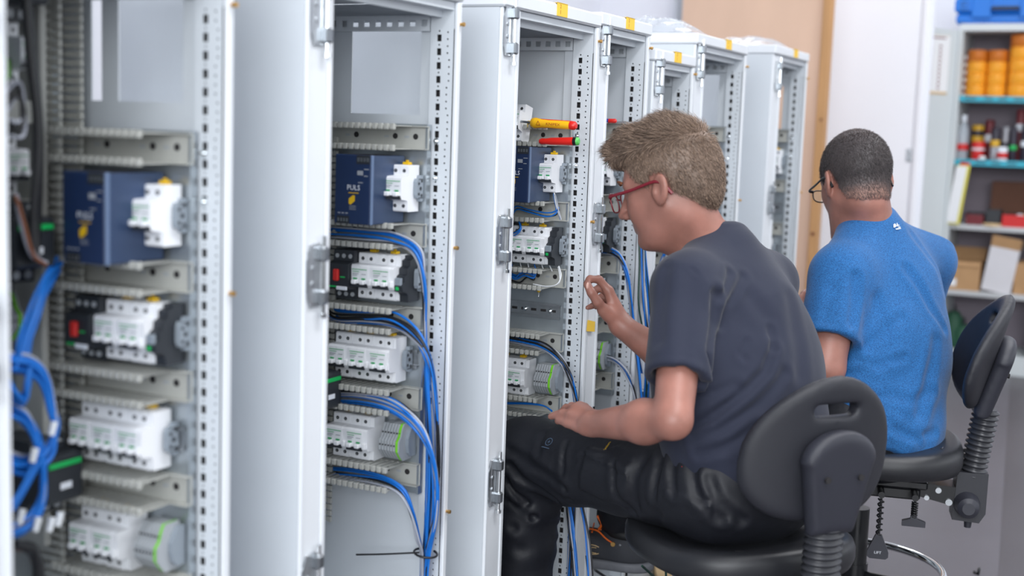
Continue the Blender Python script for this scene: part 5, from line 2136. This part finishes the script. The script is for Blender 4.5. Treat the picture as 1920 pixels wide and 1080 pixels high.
def shirt2(P):
    d = ellip(P, sc2 - up2 * .15 - F2[0] * .004, F2, (.122, .192, .215))
    d = smin(d, ellip(P, pel2 + up2 * .155 - F2[0] * .012, F2, (.136, .170, .20)), .08)
    d = smin(d, ellip(P, pel2 + up2 * .0 - F2[0] * .012, F2, (.142, .174, .17)), .06)
    d = smin(d, rcone(P, sL2 - F2[1] * .035, sR2 + F2[1] * .035, .066, .064), .05)
    d = smin(d, rcone(P, T2 - up2 * .030, sc2 - up2 * .04 - F2[0] * .02, .072, .105), .05)
    d = smin(d, rcone(P, T2 - up2 * .038 + F2[1] * .02, sL2, .054, .064), .05)
    d = smin(d, rcone(P, T2 - up2 * .030 - F2[1] * .02, sR2, .054, .064), .05)
    for s, e, cut, r0, r1 in ((sL2, eL2, cutL2, .070, .072), (sR2, eR2, cutR2, .066, .066)):
        sl = rcone(P, s, s + (e - s) * .9, r0, r1)
        ax_ = unit(e - s)
        sl = smax(sl, (P - cut) @ ax_, .006)
        inner = np.maximum(rcone(P, s + (e - s) * .45, e, .052, .056), -(P - (cut - ax_ * .10)) @ ax_)
        d = smin(d, sl, .026)
        d = smax(d, -inner, .003)
        hem = np.abs((P - cut) @ ax_ + .018)
        d = d + np.where(polydist(P, [s, e]) < .1, .0008 * np.exp(-(hem / .0024) ** 2), 0)
    nz = (P - (T2 + up2 * .020 + F2[0] * .02)) @ unit(up2 + F2[0] * .35)
    d = d - .0022 * np.exp(-((nz + .010) / .008) ** 2)
    d = smax(d, nz, .006)
    nk = rcone(P, T2 + up2 * .05 + F2[0] * .035, T2 - up2 * .02 + F2[0] * .03, .066, .064)
    d = smax(d, -nk, .004)
    d = smax(d, -((P - (pel2 - up2 * .062)) @ up2), .010)
    for pts, amp, wd in FOLDS2:
        d = d + crease(P, pts, amp, wd)
    x, y = P @ up2.astype(np.float32), P @ F2[1].astype(np.float32)
    return d + .0022 * np.sin(x * 38 + 8 * np.sin(y * 12)) * np.clip((.30 - (P - pel2) @ up2) / .25, 0, 1)


FOLDS2 = snap([([(1603, 520), (1602, 567), (1596, 605)], .007, .011), ([(1700, 505), (1745, 579), (1770, 617)], .005, .011), ([(1690, 596), (1624, 650)], .003, .011), ([(1578, 675), (1645, 684), (1695, 671)], .004, .009),
               ([(1582, 702), (1657, 692)], .003, .009), ([(1662, 790), (1707, 817), (1753, 812)], .004, .009), ([(1668, 806), (1722, 829)], .004, .008), ([(1753, 640), (1738, 717), (1724, 775)], .005, .014),
               ([(1640, 560), (1660, 620), (1650, 670)], .0025, .014), ([(1560, 540), (1548, 600), (1545, 625)], .0028, .012), ([(1660, 740), (1710, 752), (1750, 735)], .003, .011), ([(1600, 730), (1650, 748)], .003, .009),
               ([(1710, 440), (1740, 480), (1768, 540)], .003, .014), ([(1556, 478), (1590, 490), (1603, 520)], .0018, .0035)], shirt2, 2.6, 3.5)
lo, hi = bounds([sL2, sR2, T2, pel2, cutL2, cutR2], .18)
sdf_obj('t_shirt', shirt2, lo, hi, .0048, 'shirt_blue', p2, 2)


def trousers2(P):
    d = ellip(P, pel2 - up2 * .02, F2, (.145, .172, .10))
    d = smin(d, rcone(P, hL2, kL2, .092, .075), .05)
    d = smin(d, rcone(P, kL2, aL2, .075, .066), .03)
    d = smin(d, rcone(P, hR2, kR2, .092, .075), .05)
    d = smin(d, rcone(P, kR2, aR2, .075, .066), .03)
    return d


lo, hi = bounds([pel2, hL2, hR2, kL2, aL2, kR2, aR2], .16)
sdf_obj('trousers', trousers2, lo, hi, .006, 'trousers_black', p2, 2)
decal(p2, 'waistband_lettering', trousers2, 1674, 862, 'goldworker', .0085, 'print_white', dx=(.98, .17), z0=2.7, z1=3.4, off=.003)
lg2 = [[(-.012, -.004), (-.009, .005), (-.003, .007), (-.001, .001), (-.006, -.003)], [(-.001, -.001), (.003, .009), (.005, .008), (.003, .0)], [(.001, .001), (.010, .002), (.009, .004), (.003, .004)],
       [(-.008, -.007), (.010, -.004), (.012, -.006), (-.004, -.009)], [(.004, -.001), (.011, -.001), (.011, -.003), (.003, -.003)]]
decal(p2, 'shirt_logo', shirt2, 1680, 425, None, 0, 'print_white', dx=(1, .05), z0=2.7, z1=3.4, shapes=lg2, off=.003)

XS2 = np.array([-.14, -.075, -.050, -.034, -.028, .004, .014, .022, .048, .066, .085, .12])
ZS2 = np.array([-.064, -.064, -.052, -.024, .020, .030, .002, .002, .026, .052, .060, .060])


def hair2(P):
    q = ((P - H2.astype(np.float32)) @ A2.T.astype(np.float32)) / HS2
    x, z = q[:, 0], q[:, 2]
    d = head_sdf(q, False)
    d = smin(d, rcone(P, H2 + np.array([-.035, 0, -.055]) @ A2, T2 - up2 * .02, .055, .058), .035)
    d = np.minimum(d - .0009, skull_sdf(q) - .0014)
    d = smax(d, (np.interp(x, XS2, ZS2) - z) * .8, .002)
    return d


lo, hi = bounds([H2 + A2[0] * .13, H2 - A2[0] * .13, H2 + A2[2] * .14, H2 - A2[2] * .07, H2 + A2[1] * .1, H2 - A2[1] * .1], .02)
V, Q = surface(hair2, lo, hi, .0038)
sh2 = (relax(V, Q, 1), Q)


def crown2(V):
    q = (V - H2) @ A2.T
    c = np.exp(-(((q - np.array([-.045, 0, .112])) / np.array([.05, .045, .05])) ** 2).sum(1))
    nape = np.clip((-.004 - q[:, 2]) / .046, 0, 1)
    return .24 + .36 * c + .76 * nape


def flow2(q, nq, rs):
    n = len(q)
    back = np.clip((q[:, 2] - .09) / .03, 0, 1)[:, None]
    T = np.stack([-.4 + 0 * q[:, 0], 0 * q[:, 0], -1 + 0 * q[:, 0]], 1) * (1 - back) + np.stack([1 + 0 * q[:, 0], rs.normal(0, .4, n), 0 * q[:, 0]], 1) * back
    return T, np.full(n, .55), np.full(n, 1.0)


hair_obj(sh2, strands(sh2, .0085, 30000, flow2, .00034, 9, H2, A2, None, .35), 'hair_cropped', p2, crown2)
glasses(p2, H2, A2, 'glasses_black', HS2, lens_h=.015, lens_w=.026, drop=-.004)


# ------------------------------------------------------------------ storage cupboard at the end wall
SX, SY0, SY1, SZ = 7.30, -.150, -.640, 1.872
st = empty('storage_cupboard', (SX, SY0, 0), 0, 'grey steel storage cupboard with open door and full shelves', 'cupboard')
w = SY0 - SY1
m = MB().box(0, .42, -.020, 0, 0, SZ, b=.002)
m.box(0, .42, -w, -w + .02, 0, SZ, b=.002)
m.build('side_wall', 'cupboard_grey', st)
MB().box(.41, .42, -w, 0, 0, SZ).build('back_wall', 'cupboard_inside_shade', st)
MB().box(-.005, .42, -w, 0, SZ - .04, SZ, b=.003).build('top_board', 'cupboard_grey', st)
MB().box(0, .40, -w, 0, 0, .105, b=.002).build('plinth', 'cupboard_grey', st)
SHZ = [1.490, 1.150, .800, .440]
for k, z in enumerate(SHZ):
    s = MB().box(.012, .41, -w + .02, -.02, z - .028, z, b=.002).build('shelf_board', 'shelf_grey', st)
    if k < 2:
        lb = MB().box(.008, .0118, -w + .022, -.022, z - .030, z + .002).build('label_strip', 'label_teal', s)
        tx = MB()
        rs = random.Random(k)
        y = -.05
        while y > -w + .09:
            L = rs.uniform(.03, .06)
            tx.box(.0072, .008, y - L, y, z - .018, z - .010)
            y -= L + rs.uniform(.02, .05)
        tx.build('label_marks', 'can_dark', lb)
# opened left door with the notice sheet
dr = empty('x', (0, 0, 0))
bpy.data.objects.remove(dr, do_unlink=True)
a = math.radians(128)
dd = np.array([-math.sin(a), -(math.cos(a)) * 1.0, 0])          # from the hinge outwards
dn = np.array([-dd[1], dd[0], 0])
if dn[1] > 0:
    dn = -dn                                                     # face towards the picture


def door_pt(u, z, off=0.0):
    return dd * u + dn * off + np.array([-.006, -.004, z])


def door_box(u0, u1, z0, z1, o0, o1):
    P = [door_pt(u, z, o) for u in (u0, u1) for z in (z0, z1) for o in (o0, o1)]
    return P, [(0, 1, 3, 2), (4, 6, 7, 5), (0, 4, 5, 1), (2, 3, 7, 6), (0, 2, 6, 4), (1, 5, 7, 3)]


dm = MB()
dm.add(*door_box(0, .46, .10, SZ - .035, -.016, 0))
dm.add(*door_box(0, .02, .10, SZ - .035, 0, .012))
dm.add(*door_box(.44, .46, .10, SZ - .035, 0, .012))
dobj = dm.build('door', 'cupboard_grey', st)
sheet = MB()
sheet.add(*door_box(.07, .43, 1.50, 1.80, .0005, .002))
sheet = tag(sheet.build('notice_sheet', 'paper', dobj), 'white notice sheet with a red column')
mk = MB()
for k in range(7):
    mk.add(*door_box(.20, .24, 1.595 + .026 * k, 1.612 + .026 * k, .002, .0025))
mk.build('red_marks', 'ink_red', sheet)
mk = MB()
for k in range(11):
    mk.add(*door_box(.125, .142, 1.52 + .022 * k, 1.530 + .022 * k, .002, .0025))
mk.add(*door_box(.10, .26, 1.784, 1.792, .002, .0025))
mk.build('grey_marks', 'can_maroon', sheet)
tp = MB()
tp.add(*door_box(.07, .43, 1.492, 1.506, .0022, .0032))
tp.add(*door_box(.07, .43, 1.778, 1.802, .0010, .0019))
tp.build('tape_strip', 'can_yellow' if False else 'pine', sheet)


def sp(px, py, x=SX + .10):
    return on_x(px, py, x)


# orange screw tubs, each tub a thing
for col, (px, n, zt) in enumerate(((1829, 4, 0), (1867, 4, 0), (1912, 5, 0))):
    c = sp(px, 165)
    r = .052 if col < 2 else .064
    for k in range(n):
        hgt = .062 if col < 2 else .066
        z = SHZ[0] + k * hgt
        lid = k == n - 1
        m = MB().lathe([(r * .94, 0), (r, .004), (r, hgt - .008), (r * 1.0, hgt - .004), (r * .93, hgt)], (0, 0, 0), 24)
        t = empty('screw_tub', (c[0], c[1], z), 0, 'orange screw tub, %s of the %s stack on the cupboard' % (['lowest', 'second', 'third', 'fourth', 'topmost'][k if k < n - 1 else 4], ['left', 'middle', 'right'][col]), 'tub', 'orange tubs on the top shelf')
        m.build('tub', 'orange_lid' if lid else 'orange_plastic', t)
        MB().lathe([(r * 1.012, hgt - .011), (r * 1.018, hgt - .007), (r * 1.012, hgt - .003)], (0, 0, 0), 24).build('rim', 'orange_lid' if lid else 'orange_plastic', t)
c = sp(1806, 150)
m = MB().box(-.05, .05, -.006, .006, 0, .22)
o = m.build('picture_card', ['paper'])
o.location = (c[0] + .05, -.178, SHZ[0])
tag(o, 'striped card standing left of the orange tubs', 'card')
mk = MB()
for k in range(5):
    mk.box(-.0505, -.05, -.006, .006, .02 + .04 * k, .04 + .04 * k)
mk.build('stripes', 'can_maroon', o)


def bottle(px, prof, mats, label, cat='bottle', shelf=1, x=SX + .09, bands=()):
    c = on_x(px, 280, x)
    t = empty('bottle', (c[0], c[1], SHZ[shelf]), 0, label, cat, 'bottles and cans on the second shelf')
    t.name = cat.replace(' ', '_')
    MB().lathe(prof, n=18).build('body', mats[0], t)
    for k, (r, z0, z1, mm) in enumerate(bands):
        MB().lathe([(r, z0), (r + .0006, z0 + .001), (r + .0006, z1 - .001), (r, z1)], n=18).build('cap' if z0 > prof[-1][1] * .8 else 'label_band', mm, t)


def can(r, h):
    return [(r * .95, 0), (r, .004), (r, h - .008), (r * .9, h)]


bottle(1804, [(.026, 0), (.029, .006), (.029, .15), (.020, .185), (.012, .20), (.012, .235)], ['bottle_clear'], 'clear plastic bottle with pink print and white cap', bands=((.0293, .05, .085, 'can_red'), (.014, .205, .24, 'print_white')))
bottle(1834, can(.034, .10), ['can_red'], 'red tin with a white mark on the second shelf', 'tin', bands=((.0343, .052, .064, 'print_white'),))
bottle(1831, can(.032, .19), ['can_yellow'], 'tall yellow and black tin behind the red one', 'tin', x=SX + .19, bands=((.0325, .13, .16, 'can_dark'), (.0325, .06, .09, 'can_dark')))
bottle(1853, can(.024, .22), ['can_maroon'], 'maroon spray can behind the navy one', 'spray can', x=SX + .20, bands=((.0245, .10, .14, 'print_white'),))
bottle(1865, can(.023, .175), ['can_dark'], 'navy spray can with a yellow swoosh', 'spray can', bands=((.0235, .07, .11, 'can_yellow'),))
bottle(1864, can(.022, .075), ['can_grey'], 'short grey tin in front of the navy can', 'tin', x=SX + .05)
bottle(1884, can(.022, .185), ['can_grey'], 'silver spray can right of the navy one', 'spray can', x=SX + .12, bands=((.0225, .05, .10, 'can_dark'),))
bottle(1880, can(.026, .075), ['print_white'], 'white and red cup at the shelf front', 'cup', x=SX + .04, bands=((.0264, .015, .045, 'can_red'),))
bottle(1899, can(.019, .18), ['can_dark'], 'slim dark can with a green mark', 'spray can', bands=((.0195, .06, .085, 'signal_green'),))
bottle(1910, can(.024, .28), ['can_maroon'], 'tall maroon box-like can at the right', 'spray can', x=SX + .16, bands=((.0245, .16, .20, 'print_white'),))
bottle(1922, can(.024, .20), ['can_dark'], 'dark can next to the tall maroon can', 'spray can', bands=((.0245, .08, .11, 'print_white'),))
c = on_x(1842, 292, SX + .035)
tag(MB().ball((c[0], c[1], SHZ[1] + .012), .016, 8, sc=(1, 1.2, .75)).build('paper_scrap', 'paper'), 'crumpled white scrap before the red tin', 'scrap')


def boxthing(name, label, cat, px0, px1, z0, h, x0, depth, m, flaps=None, tilt=0.0, rz=0.0):
    a, b = on_x(px0, 400, x0), on_x(px1, 400, x0)
    wd = abs(a[1] - b[1])
    t = empty(name, (x0 + depth / 2, (a[1] + b[1]) / 2, z0), rz, label, cat)
    t.rotation_euler = (tilt, 0, rz)
    s = .004
    mb = MB().box(-depth / 2, depth / 2, -wd / 2, wd / 2, 0, s)
    for q in (-1, 1):
        mb.box(q * depth / 2 - q * s, q * depth / 2, -wd / 2, wd / 2, s, h)
        mb.box(-depth / 2 + s, depth / 2 - s, q * wd / 2 - q * s, q * wd / 2, s, h)
    mb.build('carton', m, t)
    if flaps:
        for k, (sgn, L, ang) in enumerate(flaps):
            f = MB()
            x = sgn * depth / 2
            dx, dz_ = L * math.cos(ang) * sgn, L * math.sin(ang)
            f.add([(x, -wd / 2, h), (x, wd / 2, h), (x + dx, wd / 2, h + dz_), (x + dx, -wd / 2, h + dz_),
                   (x, -wd / 2, h - s), (x, wd / 2, h - s), (x + dx, wd / 2, h + dz_ - s), (x + dx, -wd / 2, h + dz_ - s)],
                  [(0, 1, 2, 3), (7, 6, 5, 4), (0, 4, 5, 1), (1, 5, 6, 2), (2, 6, 7, 3), (3, 7, 4, 0)])
            f.build('flap', 'cardboard', t)
    return t


t = boxthing('cardboard_box', 'brown open cardboard box beside the blue shoulder', 'box', 1782, 1846, SHZ[3], .155, SX + .03, .24, 'cardboard', ((1, .07, 1.2), (-1, .02, -1.2)))
MB().box(-.1205, -.12, .03, .09, .02, .06).build('paper_label', 'paper', t)
t = boxthing('cardboard_box', 'white carton with brown flaps leaning on the fourth shelf', 'box', 1850, 1906, SHZ[3] + .004, .245, SX + .04, .12, 'cardboard_white', ((-1, .060, 1.25), (1, .05, 1.9)), tilt=math.radians(8))
t = boxthing('cardboard_box', 'brown carton at the right end of the fourth shelf', 'box', 1911, 1940, SHZ[3], .17, SX + .06, .2, 'cardboard')
t = boxthing('cardboard_box', 'dark brown carton at the back of the third shelf', 'box', 1856, 1940, SHZ[2], .235, SX + .22, .16, 'cardboard_dark')
t = boxthing('crate', 'red parts crate filled with small black pieces', 'crate', 1880, 1940, SHZ[2], .065, SX + .03, .15, 'can_red')
for k in range(5):
    MB().ball((-.02 + .03 * (k % 2), .06 - .032 * k, .055), .022, 6, sc=(1, 1, .8), mi=0).build('part_pile', ['module_dark', 'module_dark', 'print_white', 'can_yellow', 'module_dark'][k], t)
t = boxthing('crate', 'dark red tray on the left of the third shelf', 'crate', 1812, 1844, SHZ[2], .055, SX + .05, .12, 'can_maroon')
for k in range(3):
    MB().ball((0, .03 - .03 * k, .05), .026, 6, sc=(1, 1.2, .7)).build('part_pile', 'module_dark', t)
t = boxthing('crate', 'dark tray in the middle of the third shelf', 'crate', 1849, 1876, SHZ[2] + .014, .07, SX + .06, .12, 'module_dark')
c = on_x(1861, 412, SX + .05)
tag(MB().lathe([(.048, 0), (.05, .003), (.05, .010), (.046, .013)], (c[0], c[1], SHZ[2]), 20).build('disc', 'pine'), 'cream round lid under the dark tray', 'lid')
# clip folder hanging beside the hinge
c = on_x(1797, 362, SX - .01)
fo = empty('clip_folder', tuple(c), 0, 'papers in a yellow folder hanging at the cupboard edge', 'folder')
fb = MB()
Y0 = np.array([0, -1.0, 0])


def fq(u0, u1, z0, z1, x, mi, mb, sk=.05):
    P = []
    for dx in (0, .004):
        P += [(x + dx, -u0 + sk * z0, z0), (x + dx, -u1 + sk * z0, z0), (x + dx, -u1 + sk * z1, z1), (x + dx, -u0 + sk * z1, z1)]
    P = [(p[0], p[1] - .10 * p[2] * 1.6, p[2]) for p in P]
    mb.add(P, [(0, 1, 2, 3), (7, 6, 5, 4), (0, 1, 5, 4), (1, 2, 6, 5), (2, 3, 7, 6), (3, 0, 4, 7)], mi)


fq(-.035, .035, -.17, .15, 0, 0, fb)
fb.build('cover', 'paper_yellow', fo)
fb = MB()
fq(-.035, .020, -.16, .145, -.006, 0, fb)
fb.build('paper_sheet', 'paper', fo)
fb = MB()
fq(-.02, .030, -.15, .165, .006, 0, fb)
fb.build('red_sheet', 'can_red', fo)
# green things on the cupboard floor
for k, (px, r, h, lb) in enumerate(((1787, .05, .20, 'tall dark green canister on the cupboard floor'), (1806, .06, .13, 'dark green tool case on the cupboard floor'), (1826, .045, .09, 'small dark green pot on the cupboard floor'))):
    c = on_x(px, 620, SX + .16)
    t = empty('canister', (c[0], c[1], .105), 0, lb, 'canister')
    MB().lathe([(r * .9, 0), (r, .01), (r, h * .8), (r * .6, h * .95), (r * .55, h)], n=18).build('body', 'green_dark', t)
    MB().tube(smooth_path([(-r * .5, 0, h), (-r * .2, 0, h + .03), (r * .3, 0, h + .03), (r * .5, 0, h)], 5), .006, n=6).build('handle', 'module_dark', t)
# blue tool case on top of the cupboard
bc = empty('tool_case', (SX + .15, -.33, SZ), 0, 'bright blue plastic tool case on top of the cupboard', 'case')
m = MB().box(-.13, .13, -.31, .21, 0.0, .055, b=.012)
m.build('lower_shell', 'case_blue', bc)
m = MB().box(-.14, .13, -.31, .22, .057, .14, b=.014)
m.box(-.15, -.13, .03, .13, .03, .14, b=.006)
m.box(-.15, -.13, -.19, -.11, .03, .14, b=.006)
m.build('upper_shell', 'case_blue', bc)
MB().box(-.165, -.15, -.11, .03, .07, .088, b=.004).build('carry_handle', 'module_dark', bc)
MB().box(-.152, -.13, -.31, -.25, .03, .14, b=.004).build('side_latch', 'trunking_grey', bc)
lm = MB()
for (y0, y1, z0, z1) in ((.180, .184, .075, .12), (.150, .184, .116, .12), (.150, .184, .096, .10), (.150, .184, .075, .079)):
    lm.box(-.1412, -.140, y0, y1, z0, z1)
lm.build('moulded_mark', 'navy_front', bc)
